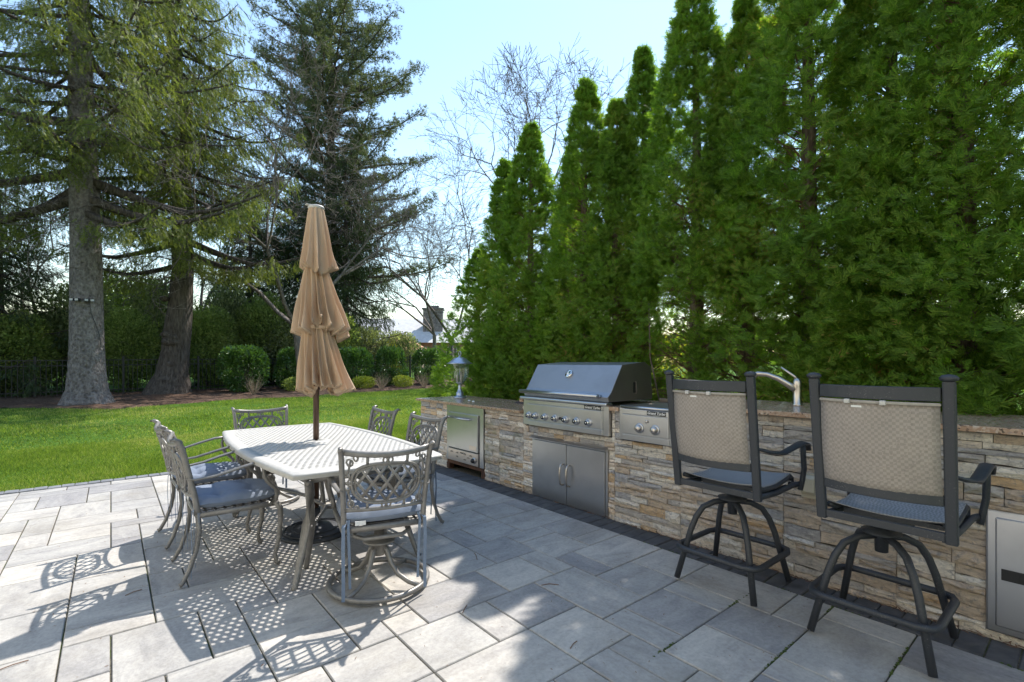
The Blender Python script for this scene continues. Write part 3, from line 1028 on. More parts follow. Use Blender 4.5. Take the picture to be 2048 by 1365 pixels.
# urn lantern on the low counter
la = empty('urn_lantern', (3.60, 5.46, .818), label='pewter urn shaped lantern with a clear glass bowl on the far counter', cat='lantern')
gb().lathe([(.085, 0), (.088, .012), (.07, .022), (.055, .03), (.05, .045), (.05, .075), (.036, .085), (.028, .11), (.022, .13), (.026, .15), (.017, .165), (.017, .18), (.04, .196), (.06, .204)], 28).build('pedestal', 'pewter', la, True)
gb().lathe([(.05, .200), (.083, .232), (.108, .275), (.120, .33), (.124, .38), (.128, .43), (.140, .455)], 32, cap=False).build('glass_bowl', 'lantern_glass', la, True)
gb().lathe([(.148, .452), (.172, .456), (.175, .462), (.14, .478), (.105, .505), (.085, .525), (.05, .538), (.02, .545), (.018, .56), (.0001, .565)], 32).build('lid', 'pewter', la, True)
gb().tube([(0, .028 * math.cos(k * PI / 8), .592 + .028 * math.sin(k * PI / 8)) for k in range(16)], .0055, 8, closed=True, up=(1, 0, 0)).build('ring', 'pewter', la, True)
for k in range(3):
    an = k * 2.1 + .4
    cx, cy = .035 * math.cos(an), .035 * math.sin(an)
    M1 = Matrix.Translation((cx, cy, .2))
    gb().lathe([(.013, 0), (.013, .11), (.004, .112), (.006, .13), (.0001, .15)], 12, M1).build('candle', 'candle_ivory', la, True)
gb().lathe([(.045, .20), (.045, .208), (.006, .215), (.006, .40), (.0001, .41)], 16).build('candle_holder', 'pewter', la, True)

# dark tilted slate box by the grill, petals blown on the counter
b = MB()
b.prism([(3.62, .819), (3.90, .819), (3.90, .90), (3.66, .835)], 'y', 4.10, 4.36)
tag(b.build('wedge_stone', 'slate_dark', None, bevel=.004), 'dark brown wedge lying on the low counter left of the grill', 'stone wedge')
for k, (px_, py_) in enumerate(((3.42, 4.98), (3.40, 4.86), (3.36, 4.80))):
    o = MB().add([(-.016, -.012, 0), (.014, -.016, .004), (.018, .012, .001), (.0, .004, .012), (-.012, .016, .003)], [(0, 1, 3), (1, 2, 3), (2, 4, 3), (4, 0, 3), (0, 4, 2, 1)]).build('fallen_petal', 'petal_white')
    o.location = (px_, py_, .8185)
    o.rotation_euler = (0, 0, k * 1.3)
    tag(o, ['white petal nearest the lantern on the low counter', 'middle one of three white petals on the low counter', 'white petal nearest the counter edge on the low counter'][k], 'petal', 'petals on the low counter')
# ------------------------------------------------------------------ arborvitae hedge
def taper_trunk(path, radii, n=12, seed=0, lump=.06, name='trunk', sub=1):
    """lumpy tapered trunk mesh through path points"""
    r_ = rng(seed)
    P = np.array(path, float)
    R_ = np.array(radii, float)
    ts = np.linspace(0, 1, len(P))
    tt = np.linspace(0, 1, (len(P) - 1) * sub + 1)
    P2 = np.stack([np.interp(tt, ts, P[:, k]) for k in range(3)], -1)
    R2 = np.interp(tt, ts, R_)
    an = np.arange(n) * 2 * PI / n
    ph = r_.uniform(0, 6.28, 4)
    V = []
    for k, (p_, rr) in enumerate(zip(P2, R2)):
        w = 1 + lump * (np.sin(3 * an + ph[0] + k * .11) + .6 * np.sin(5 * an + ph[1] - k * .07) + .5 * r_.standard_normal(n))
        V.append(np.stack([p_[0] + rr * w * np.cos(an), p_[1] + rr * w * np.sin(an), np.full(n, p_[2])], -1))
    V = np.concatenate(V)
    Q = []
    for i in range(len(P2) - 1):
        for k in range(n):
            Q.append((i * n + k, i * n + (k + 1) % n, (i + 1) * n + (k + 1) % n, (i + 1) * n + k))
    return np_mesh(name, V, np.array(Q))

_it = [((0, 0, 0), (.12, .004, -.006), .0038)]
for k in range(5):
    x0 = .008 + k * .020
    L = (.070, .058, .052, .040, .026)[k]
    for s_ in (-1, 1):
        q = s_ * (1 + .25 * ((k * 7 + s_) % 3 - 1))
        _it.append(((x0, 0, 0), (x0 + L * .86, q * L * .46, -.012 * ((k + s_) % 2)), .0046))
_V, _Q = [], []
for b_, tp_, w_ in _it:
    b_, tp_ = np.array(b_), np.array(tp_)
    sd_ = np.cross([0, 0, 1], tp_ - b_); sd_ = sd_ / np.linalg.norm(sd_) * w_ * 1.15
    k_ = len(_V)
    _V += [b_ + (tp_ - b_) * .25 + sd_, tp_, b_ + (tp_ - b_) * .25 - sd_]
    _Q.append((k_, k_ + 1, k_ + 2))
SPRAY = (np.array(_V), np.array(_Q))

def arbor_crown(name, seed, H=5.0, R_=.72, base=.25, nclump=470, nspray=15, bare=0.0, gap=.0):
    r_ = rng(seed)
    # height sampled so that clumps spread evenly over the crown's skin
    def prof(h):
        return R_ * np.clip((1 - h) ** .74 * 1.18, 0.015, 1) * np.clip(.72 + h * 1.9, 0, 1)
    hh = []
    while len(hh) < nclump:
        c = r_.uniform(0, 1)
        if r_.uniform(0, 1) < prof(c) / R_ + .12:
            hh.append(c)
    hh = np.concatenate([np.array(hh), r_.uniform(.74, .995, nclump // 6)])
    nclump = len(hh)
    az = r_.uniform(0, 2 * PI, nclump)
    depth = np.where(r_.uniform(0, 1, nclump) < .25, r_.uniform(.3, .75, nclump), r_.uniform(.86, 1.03, nclump))
    lump = 1 + .06 * np.sin(az * 3 + seed + hh * 7) + .05 * np.sin(az * 5 - hh * 19)
    rad = prof(hh) * depth * lump
    cz = base + hh * (H - base)
    if bare > 0:       # thin, brown skirts near the bottom
        keep = (cz > bare) | (r_.uniform(0, 1, nclump) < .12)
        hh, az, rad, cz = hh[keep], az[keep], rad[keep], cz[keep]
        nclump = len(hh)
    out = np.stack([np.cos(az), np.sin(az), np.zeros(nclump)], -1)
    cp = out * rad[:, None] + np.stack([np.zeros(nclump)] * 2 + [cz], -1)
    N = nclump * nspray
    o2 = np.repeat(out, nspray, 0)
    # each clump is a leaning, flattened plume
    t_ = r_.uniform(-.5, .5, N)
    plume = norm(o2 * .55 + np.array([0, 0, .8]) + .25 * np.repeat(r_.standard_normal((nclump, 3)), nspray, 0))
    side = norm(np.cross(plume, o2))
    sp = np.repeat(np.clip(rad / R_ * 1.1, .16, .8), nspray)[:, None]
    pos = np.repeat(cp, nspray, 0) + plume * (t_ * .26)[:, None] * sp + side * (r_.normal(0, .062, N))[:, None] * sp + o2 * (r_.normal(0, .045, N))[:, None] * sp
    tang = np.cross(o2, np.array([0, 0, 1.]))
    d = o2 * .45 + np.array([0, 0, .35]) + tang * r_.normal(0, .75, (N, 1)) + r_.normal(0, .28, (N, 3))
    nrm = o2 * .8 + np.array([0, 0, .65]) + r_.normal(0, .40, (N, 3))
    V, Q = scatter(SPRAY[0], SPRAY[1], pos, d, nrm, r_.uniform(.50, .95, N))
    me = np_mesh(name, V, Q)
    me.materials.append(MATS['arborvitae_leaf'])
    return me

def twig_mesh(name, seed, H, R_, z0=.3, z1=None, n=220, mat='dry_twig'):
    r_ = rng(seed)
    z1 = z1 or H * .8
    S = []
    for k in range(n):
        z = r_.uniform(z0, z1)
        a_ = r_.uniform(0, 2 * PI)
        L = R_ * r_.uniform(.5, 1.0) * (1 - (z / H) ** 1.5 * .7)
        p = np.array([0, 0, z])
        dr = np.array([math.cos(a_), math.sin(a_), r_.uniform(.2, .9)])
        rad = .010
        for s_ in range(4):
            q = p + dr / np.linalg.norm(dr) * L / 4
            S.append((*p, *q, rad, rad * .7))
            if s_ > 0:
                for _ in range(2):
                    dd = dr + r_.normal(0, .7, 3)
                    q2 = q + dd / np.linalg.norm(dd) * L * .28
                    S.append((*q, *q2, rad * .4, rad * .2))
            p, rad = q, rad * .7
            dr = dr + r_.normal(0, .22, 3)
    V, Q = segs_mesh(S, 3)
    me = np_mesh(name, V, Q)
    me.materials.append(MATS[mat])
    return me

crowns = [arbor_crown('arborvitae_crown', 3, R_=.76, nclump=1000, nspray=25), arbor_crown('arborvitae_crown', 14, R_=.70, nclump=950, nspray=24),
          arbor_crown('arborvitae_crown', 27, R_=.74, nclump=1050, bare=1.9, nspray=25), arbor_crown('arborvitae_crown', 35, R_=1.0, nclump=900, nspray=23)]
twigs = [twig_mesh('arborvitae_twigs', 4, 5, .62), twig_mesh('arborvitae_twigs', 8, 5, .6, n=330, z1=3.0)]
hbt = taper_trunk([(0, 0, -.05), (.01, .0, .4), (.02, .02, 1.5), (0, .03, 3), (.01, 0, 4.7)], [.095, .075, .068, .045, .012], 10, 2, .05, sub=3)
hbt.materials.append(MATS['hedge_bark'])
for p_ in hbt.polygons: p_.use_smooth = True
# x, y, height, girth, crown, label
HG = [(4.70, 6.55, 3.15, .82, 3, 'lowest and widest arborvitae at the far end of the hedge'),
      (4.70, 5.87, 4.42, .92, 1, 'arborvitae with a yellowish top next to the lowest one at the far end'),
      (4.70, 5.27, 4.74, 1.0, 0, 'pointed arborvitae standing behind the far end of the counter, second from the left'),
      (5.55, 5.25, 4.70, .8, 1, 'thin arborvitae showing its tip behind two others of the hedge'),
      (4.72, 4.22, 4.92, 1.0, 1, 'arborvitae rising behind the left part of the grill'),
      (4.70, 3.72, 4.46, .86, 1, 'shorter arborvitae rising straight behind the grill hood'),
      (4.95, 3.52, 5.05, .9, 2, 'slender arborvitae with a visible stem right behind the hood end'),
      (4.75, 2.74, 5.42, 1.03, 2, 'arborvitae with a bare trunk behind the side burner'),
      (4.85, 2.24, 4.93, .92, 2, 'arborvitae with brown bare twigs behind the farther bar stool'),
      (4.72, 1.66, 5.6, 1.16, 0, 'broad arborvitae reaching out of the picture above the faucet'),
      (4.95, 1.12, 5.5, 1.0, 1, 'arborvitae in a darker gap between the two broad ones above the stools'),
      (4.70, .62, 5.7, 1.1, 0, 'broad arborvitae above the nearer bar stool'),
      (4.80, .05, 5.6, 1.15, 3, 'arborvitae at the right edge above the end of the counter'),
      (4.75, -.62, 5.6, 1.1, 0, 'arborvitae just outside the right edge, past the end of the visible counter'), (4.8, -1.3, 5.5, 1.1, 1, 'last arborvitae of the hedge, well outside the right edge')]
rh = random.Random(4)
for k, (x, y, h, g_, ci, lab) in enumerate(HG):
    r0 = empty('arborvitae', (x, y, .0), label=lab or 'arborvitae continuing the hedge beyond the right edge of the picture', cat='tree', group='arborvitae hedge behind the kitchen')
    s = h / 5
    for nm, me in (('trunk', hbt), ('crown', crowns[ci]), ('twigs', twigs[1 if ci == 2 else 0])):
        o = bpy.data.objects.new(nm, me)
        C.objects.link(o)
        o.parent = r0
        o.scale = (g_, g_, s) if nm != 'trunk' else (1.05 * g_, 1.05 * g_, s)
        o.rotation_euler = (0, 0, rh.uniform(0, 6.28))
# a leaning bare stem and low green behind the burner
hs = MB()
hs.tube([(4.2, 2.62, 0), (4.18, 2.75, .8), (4.2, 2.9, 1.35), (4.25, 2.95, 1.9)], [.012, .010, .008, .004], 6)
tag(hs.build('bare_sapling', 'hedge_bark', None, True), 'thin leaning bare stem between the grill hood and the thick trunk', 'sapling')

# ------------------------------------------------------------------ generic leafy bushes
def leaf_t(L=.06, w=.018):
    return rhombs([((0, 0, 0), (L, 0, 0), w)])
def bush_mesh(name, seed, rx, ry, rz, n, L, w, mat, box=.0, lumps=26, hollow=.55, up=.25):
    r_ = rng(seed)
    d = norm(r_.normal(0, 1, (n, 3)))
    if box:
        d = np.sign(d) * np.abs(d) ** (1 - box)
        d = d / np.maximum(np.max(np.abs(d), 1, keepdims=True), np.linalg.norm(d, axis=1, keepdims=True) * (1 - box * .35))
    lc = norm(r_.normal(0, 1, (lumps, 3)))
    dn = norm(d)
    near = np.max(dn @ lc.T, 1)
    rad = (hollow + (1 - hollow) * r_.uniform(0, 1, n) ** .45) * (.80 + .24 * np.clip((near - .80) / .2, 0, 1))
    pos = d * rad[:, None] * np.array([rx, ry, rz]) + np.array([0, 0, rz])
    pos[:, 2] = np.maximum(pos[:, 2], .02)
    dr = dn + np.array([0, 0, up]) + r_.normal(0, .55, (n, 3))
    nr = dn + r_.normal(0, .6, (n, 3))
    tv, tq = rhombs([((0, 0, 0), (L, 0, 0), w)])
    V, Q = scatter(tv, tq, pos, dr, nr, r_.uniform(.65, 1.25, n))
    me = np_mesh(name, V, Q)
    me.materials.append(MATS[mat])
    return me

def stems_mesh(seed, n, h, spread, r0, mat, seg=4, fork=2):
    r_ = rng(seed)
    S = []
    for k in range(n):
        a_ = r_.uniform(0, 2 * PI)
        lean = r_.uniform(.1, 1) * spread
        p = np.array([math.cos(a_) * .04, math.sin(a_) * .04, 0])
        dr = np.array([math.cos(a_) * lean, math.sin(a_) * lean, 1.0])
        L = h * r_.uniform(.6, 1.05)
        rad = r0
        for s_ in range(seg):
            q = p + dr / np.linalg.norm(dr) * L / seg
            S.append((*p, *q, rad, rad * .75))
            if s_ >= 1:
                for _ in range(fork):
                    dd = dr + r_.normal(0, .5, 3)
                    S.append((*q, *(q + dd / np.linalg.norm(dd) * L * .25), rad * .5, rad * .25))
            p, rad = q, rad * .75
            dr = dr + r_.normal(0, .1, 3)
    V, Q = segs_mesh(S, 3)
    me = np_mesh('stems', V, Q)
    me.materials.append(MATS[mat])
    return me

def plant(name, x, y, meshes, label, cat, group, scale=(1, 1, 1), rz=0, z=None):
    r0 = empty(name, (x, y, (lawn_z(x, y) + .03) if z is None else z), label=label, cat=cat, group=group)
    for nm, me in meshes:
        o = bpy.data.objects.new(nm, me)
        C.objects.link(o)
        o.parent = r0
        o.scale = scale
        o.rotation_euler = (0, 0, rz)
    return r0

laurel = bush_mesh('laurel_leaves', 3, .66, .60, .68, 7500, .10, .023, 'laurel_leaf', box=.35, hollow=.66)
lst = stems_mesh(5, 9, 1.0, .5, .014, 'dark_bark')
for k, (x, y, sx, sz, lab) in enumerate([(3.62, 19.3, 1.12, 1.15, 'clipped dark laurel right of the second big trunk'), (5.35, 19.5, 1.0, 1.1, 'laurel half hidden by the left side of the folded parasol'),
                                        (7.45, 19.0, 1.08, 1.12, 'laurel showing just right of the folded parasol'), (9.02, 18.9, .95, 1.15, 'shiny round laurel between two black fence bays'),
                                        (10.75, 18.7, 1.05, 1.12, 'shiny laurel nearest the hedge, behind the urn lantern')]):
    plant('laurel_bush', x, y, [('foliage', laurel), ('stems', lst)], lab, 'bush', 'laurel bushes along the fence', (sx, sx, sz), k * 1.7)
lowb = bush_mesh('low_leaves', 9, .42, .38, .22, 1300, .06, .018, 'yellow_leaf', hollow=.3)
lowg = bush_mesh('low_leaves', 10, .42, .38, .24, 1500, .06, .018, 'shrub_leaf', hollow=.3)
for k, (x, y, me, lab) in enumerate([(7.45, 17.9, lowb, 'low yellow green shrub right of the parasol foot'), (8.93, 17.6, lowb, 'low yellow green shrub between two tufts of dry stalks'), (5.1, 18.3, lowg, 'low dark shrub left of the parasol cloth, on the mulch')]):
    plant('low_shrub', x, y, [('foliage', me)], lab, 'shrub', 'low shrubs on the mulch', (1.1, 1.1, 1.1), k)
dry = stems_mesh(15, 46, .62, .75, .006, 'straw', 3, 1)
for k, (x, y, lab) in enumerate([(3.55, 17.4, 'dry brown stalks at the foot of the laurel by the second trunk'), (7.75, 17.0, 'dry brown stalks right of the parasol, left of the low yellow shrub'), (9.5, 16.95, 'dry brown stalks nearest the urn lantern')]):
    plant('dry_stalks', x, y, [('stalks', dry)], lab, 'dry plant', 'dry perennials on the mulch', (1, 1, 1), k * 2)

# ------------------------------------------------------------------ black metal fence
fe = empty('metal_fence', (0, 0, 0), label='black metal picket fence running behind the laurels and trunks', cat='fence')
FY = 20.7
pk = MB().box(-.009, .009, -.009, .009, 0, 1.13).mesh('picket')
pk.materials.append(MATS['fence_black'])
po = MB().box(-.03, .03, -.03, .03, -.1, 1.22).box(-.036, .036, -.036, .036, 1.22, 1.235).mesh('post')
po.materials.append(MATS['fence_black'])
far = MB()
kx = 0
xs_ = -6.0
while xs_ < 14.5:
    z = float(lawn_z(xs_, FY))
    if kx % 17 == 0:
        o = bpy.data.objects.new('post', po)
    else:
        o = bpy.data.objects.new('picket', pk)
    if -5.0 < xs_ < 13.6:
        C.objects.link(o); o.parent = fe
        o.location = (xs_, FY, z + .04)
    else:
        far.box(xs_ - .009, xs_ + .009, FY - .009, FY + .009, z, z + 1.17)
    xs_ += .124
    kx += 1
rl = MB()
for zz in (.14, .95, 1.12):
    vs_ = []
    for x in (-14, 20):
        z = float(lawn_z(x, FY)) + .04
        vs_ += [(x, FY - .016, z + zz - .014), (x, FY + .016, z + zz - .014), (x, FY + .016, z + zz + .014), (x, FY - .016, z + zz + .014)]
    MB().add(vs_, [(0, 1, 5, 4), (1, 2, 6, 5), (2, 3, 7, 6), (3, 0, 4, 7), (0, 3, 2, 1), (4, 5, 6, 7)]).build('rail', 'fence_black', fe)
for x0, x1 in ((-14, -5.1), (13.7, 20)):
    x = x0
    while x < x1:
        z = float(lawn_z(x, FY))
        far.box(x - .009, x + .009, FY - .009, FY + .009, z, z + 1.17)
        x += .124
tag(far.build('pickets_beyond', 'fence_black', fe), kind='stuff')

# ------------------------------------------------------------------ big conifers
_it = []
for k in range(4):
    x0 = .0 + k * .036
    _it.append(((x0, 0, 0), (x0 + .050, .004 * (-1) ** k, -.006), .0085))
    for s_ in (-1, 1):
        _it.append(((x0, 0, 0), (x0 + .040, s_ * .026, -.004), .0075))
TWIG = tris(_it)
_r = rng(77)
_it = []
for k in range(11):
    v = _r.normal(0, 1, 3); v /= np.linalg.norm(v)
    v[0] = abs(v[0]) * 1.2
    _it.append(((0, 0, 0), tuple(v * .14), .008))
TUFT = tris(_it)

def conifer(seed, H, z0, Lmax, nlimb, trunkx, mode='spruce', mat='spruce_needle', dens=1.0, skirts=None, droop=.28, lookdown=.0, zc=None, gapf=.0, taper=.75, zvis=99):
    """limbs + hanging needle sprays; returns (limb mesh, needle mesh)"""
    r_ = rng(seed)
    S, PP, DD, NN = [], [], [], []
    for k in range(nlimb):
        f = (k + r_.uniform(0, 1)) / nlimb
        z = z0 + (H - z0) * f
        L = Lmax * (1 - f) ** taper * r_.uniform(.6 if mode == 'spruce' else .38, 1.08) + .35
        a_ = k * 2.39996 + r_.uniform(-.35, .35)
        if skirts is not None and k < len(skirts):
            z, a_, L = skirts[k]
        o = np.array([math.cos(a_), math.sin(a_), 0])
        sd_ = np.array([-math.sin(a_), math.cos(a_), 0])
        bx, by = trunkx(z)
        base = np.array([bx, by, z])
        nseg = 9
        pts = []
        wob = r_.uniform(-.25, .25)
        slp = r_.uniform(-.12, .42)
        for i in range(nseg + 1):
            t_ = i / nseg
            if mode == 'spruce':
                dz = -droop * L * math.sin(min(t_ * 1.25, 1) * PI / 2) + .22 * L * max(0, t_ - .55) ** 1.3 * 1.6
            else:
                dz = slp * L * t_ + .22 * L * t_ ** 2 + .07 * math.sin(t_ * 8 + k)
            pts.append(base + o * L * t_ + sd_ * wob * L * t_ ** 2 + np.array([0, 0, dz]))
        r0 = (.018 + .016 * L) * (1.7 if skirts is not None and k < len(skirts) else 1)
        for i in range(nseg):
            S.append((*pts[i], *pts[i + 1], r0 * (1 - i / nseg * .85), r0 * (1 - (i + 1) / nseg * .85)))
        ns = int(L * 9 * dens * (1 if z < zvis else .4)) + 3
        for i in range(ns):
            t_ = .16 + .84 * (i + r_.uniform(0, 1)) / ns
            if r_.uniform() < gapf: continue
            j = min(int(t_ * nseg), nseg - 1)
            p = pts[j] + (pts[j + 1] - pts[j]) * (t_ * nseg - j)
            side = r_.choice([-1, 1])
            if mode == 'spruce':
                l2 = (.25 + .55 * (1 - t_) + .2 * r_.uniform()) * min(1, L / 2.2 + .3)
                dr = sd_ * side * .8 + o * .55 + np.array([0, 0, -.25])
                dr /= np.linalg.norm(dr)
                q = p + dr * l2 + np.array([0, 0, -.12 * l2])
                S.append((*p, *q, .008, .003))
                m_ = 9 + int(13 * l2)
                tt = r_.uniform(.05, 1, m_)
                hang = r_.uniform(0, .42, m_) * (.5 + l2)
                b_ = p[None] + (q - p)[None] * tt[:, None] + np.array([0, 0, -1])[None] * hang[:, None] + r_.normal(0, .045, (m_, 3))
                PP.append(b_)
                DD.append(np.array([0, 0, -1.0])[None] * r_.uniform(.35, 1.3, m_)[:, None] + dr[None] * r_.uniform(.1, .9, m_)[:, None] + r_.normal(0, .28, (m_, 3)))
                NN.append(r_.normal(0, 1, (m_, 3)))
            else:
                l2 = (.35 + .5 * r_.uniform()) * (1.1 - .4 * t_)
                dr = sd_ * side * r_.uniform(.2, 1) + o * .6 + np.array([0, 0, r_.uniform(.0, .7)])
                dr /= np.linalg.norm(dr)
                q = p + dr * l2
                S.append((*p, *q, .010, .004))
                m_ = 9
                b_ = q[None] + r_.normal(0, .13, (m_, 3)) - dr[None] * r_.uniform(0, .35, m_)[:, None]
                PP.append(b_)
                DD.append(dr[None] + np.array([0, 0, .5])[None] + r_.normal(0, .4, (m_, 3)))
                NN.append(r_.normal(0, 1, (m_, 3)))
    PP, DD, NN = map(np.concatenate, (PP, DD, NN))
    T_ = TWIG if mode == 'spruce' else TUFT
    V, Q = scatter(T_[0], T_[1], PP, DD, NN, r_.uniform(.75, 1.35, len(PP)) * (1.0 if mode == 'spruce' else 1.3))
    me = np_mesh('foliage', V, Q)
    me.materials.append(MATS[mat])
    V, Q = segs_mesh(S, 5)
    ml = np_mesh('limbs', V, Q)
    ml.materials.append(MATS['dark_bark'])
    return ml, me, len(Q)

def az_to(px_dir):     # world azimuth for a direction given as (right, away) as seen from the patio
    rx_, fy = px_dir
    x = rx_ * math.cos(FA) + fy * math.sin(FA)
    y = -rx_ * math.sin(FA) + fy * math.cos(FA)
    return math.atan2(y, x)

def big_trunk(name, pts, radii, n, seed, matn, flare=None):
    me = taper_trunk(pts, radii, n, seed, .035, sub=6)
    me.materials.append(MATS[matn])
    for p_ in me.polygons: p_.use_smooth = True
    return me

# first spruce: massive grey trunk
T1 = (-.48, 17.45)
t1 = empty('spruce_tree', (T1[0], T1[1], .16), label='nearest big spruce with a straight grey trunk, two small floodlights on it', cat='tree')
tm = big_trunk('trunk', [(0, 0, -.15), (0, 0, .1), (0, 0, .35), (-.01, .01, .9), (-.02, .02, 1.8), (-.04, .03, 4.2), (-.11, .06, 7), (-.2, .1, 11), (-.2, .1, 16)], [.66, .56, .46, .395, .36, .335, .30, .22, .05], 26, 6, 'spruce_bark')
link('trunk', tm, t1)
sk = [(5.6, az_to((-1, -.15)), 4.6), (5.9, az_to((-1, .3)), 4.8), (6.3, az_to((-1, -.4)), 4.2), (5.6, az_to((1, -.1)), 4.2), (6.1, az_to((1, .25)), 4.6), (5.2, az_to((1, -.5)), 3.4), (6.6, az_to((.2, -1)), 3.0), (7.0, az_to((.6, -1)), 3.4), (7.6, az_to((-.3, -1)), 3.0)]
ml, me, n_ = conifer(12, 16, 6.0, 4.6, 86, lambda z: (-.1, .05), dens=1.05, skirts=sk, droop=.20, gapf=.05, zvis=12.5)
link('limbs', ml, t1); link('crown', me, t1)
# two small floodlights and their cable on the first trunk
def trunk_pt(px, r, z):      # point on trunk 1's near side
    an = math.atan2(-T1[1], -T1[0]) + px
    return (T1[0] - .03 + r * math.cos(an), T1[1] + .02 + r * math.sin(an), z)
for k, (pa, lab) in enumerate(((-.52, 'left one of the two floodlights on the first trunk, with black heads'), (.12, 'right one of the two floodlights on the first trunk, with two pale lamps'))):
    p_ = trunk_pt(pa, .395, 2.93)
    f_ = empty('floodlight', p_, math.atan2(-T1[1], -T1[0]) + pa - PI / 2, label=lab, cat='floodlight', group='floodlights on the spruce trunk')
    f_.scale = (.78, .78, .78)
    MB().box(-.12, .12, -.03, .05, -.02, .05).build('bracket', 'lamp_housing', f_, bevel=.005)
    for s_ in (-.075, .075):
        h_ = MB().box(s_ - .055, s_ + .055, .03, .13, -.05, .045).build('head', 'lamp_housing', f_, bevel=.006)
        MB().box(s_ - .045, s_ + .045, .131, .136, -.04, .03).build('lens', 'lamp_lens', h_)
cb = MB().tube([trunk_pt(.16, .385, 2.9), trunk_pt(.25, .39, 2.6), trunk_pt(.5, .395, 2.3), trunk_pt(.75, .40, 2.0), trunk_pt(.82, .405, 1.75)], .010, 6)
tag(cb.build('cable', 'lamp_housing'), 'black cable hanging from the floodlight down the first trunk', 'cable')

# second spruce, burls on the trunk
T2 = (1.72, 20.15)
t2 = empty('spruce_tree', (T2[0], T2[1], .22), label='second big spruce with a burled leaning trunk', cat='tree')
tm = big_trunk('trunk', [(-.25, 0, -.15), (-.22, 0, .15), (-.1, 0, .7), (.0, 0, 1.5), (.05, -.03, 2.2), (.12, -.05, 3.0), (.18, -.1, 4.2), (.15, -.1, 6.5), (.2, -.1, 9.5), (-.1, 0, 12), (-.3, 0, 16)], [.80, .66, .48, .41, .41, .35, .32, .28, .23, .16, .04], 22, 16, 'dark_bark')
link('trunk', tm, t2)
bb = MB()
rb = random.Random(3)
for k in range(14):
    an = az_to((rb.uniform(-.6, .6), -1))
    z = rb.choice([.2, .3, .45, .6, 1.0, 1.1, 1.75, 1.9, 2.0, 3.2])
    rr = .38 if z < .7 else .30
    M1 = Matrix.Translation((-.05 + rr * math.cos(an), rr * math.sin(an), z)) @ Matrix.Diagonal((1, 1, .7, 1))
    s_ = rb.uniform(.14, .26)
    bb.lathe([(.0001, -s_), (s_ * .7, -s_ * .7), (s_, 0), (s_ * .7, s_ * .7), (.0001, s_)], 8, M1)
tag(bb.build('burls', 'dark_bark', t2, True), kind='stuff')
sk = [(4.9, az_to((1, -.2)), 3.6), (5.3, az_to((1, .2)), 4.0), (5.2, az_to((-1, -.3)), 3.4), (5.6, az_to((.3, -1)), 3.2), (6.0, az_to((-.3, -1)), 3.2), (5.0, az_to((.75, -.7)), 3.4), (4.4, az_to((-.9, -.8)), 2.6), (6.4, az_to((.9, -.5)), 4.4), (6.9, az_to((.5, -.9)), 3.8)]
ml, me, n_ = conifer(31, 16.5, 5.6, 4.7, 96, lambda z: (.15, -.08), dens=1.15, skirts=sk, droop=.22, gapf=.03, zvis=15)
link('limbs', ml, t2); link('crown', me, t2)

# dark spruce at the left edge and its shared-mesh neighbours beyond the fence
ml3, me3, n_ = conifer(51, 9.0, .8, 3.0, 74, lambda z: (0, 0), mat='dark_needle', dens=.95, droop=.25)
tr3 = big_trunk('trunk', [(0, 0, -.2), (0, 0, 1), (0, 0, 4), (0, 0, 8.6)], [.24, .18, .13, .03], 10, 4, 'dark_bark')
def con3(x, y, s, rz, lab, sz=None):
    r0 = empty('spruce_tree', (x, y, .3), label=lab, cat='tree', group='dark spruces beyond the fence')
    for nm, me in (('trunk', tr3), ('limbs', ml3), ('crown', me3)):
        o = bpy.data.objects.new(nm, me); C.objects.link(o); o.parent = r0
        o.scale = (s, s, sz or s); o.rotation_euler = (0, 0, rz)
con3(-2.9, 23.5, .98, .3, 'dark spruce at the left edge of the picture, beyond the fence', .86)
con3(-7.2, 23.6, 1.1, 2.0, 'dark spruce just outside the left edge, beyond the fence')
con3(7.3, 24.6, 1.25, 1.1, 'dark spruce right behind the folded parasol, left part', 1.1)
con3(9.0, 23.9, 1.08, 4.0, 'dark spruce reaching the open sky right of the folded parasol', 1.25)
con3(5.2, 26.2, 1.15, 5.2, 'dark spruce filling the gap left of the folded parasol', .95)

# large pine with upswept grey-green tufts behind the parasol
pi_ = empty('pine_tree', (9.3, 27.0, .35), label='tall grey green pine with tufted upswept boughs against the sky', cat='tree')
link('trunk', big_trunk('trunk', [(0, 0, -.2), (0, 0, 2), (.1, 0, 8), (0, 0, 21)], [.5, .38, .28, .05], 12, 9, 'dark_bark'), pi_)
ml, me, n_ = conifer(61, 20.5, 5.0, 6.2, 140, lambda z: (.05, 0), mode='pine', mat='pine_needle', dens=.62, taper=.30)
link('limbs', ml, pi_); link('crown', me, pi_)

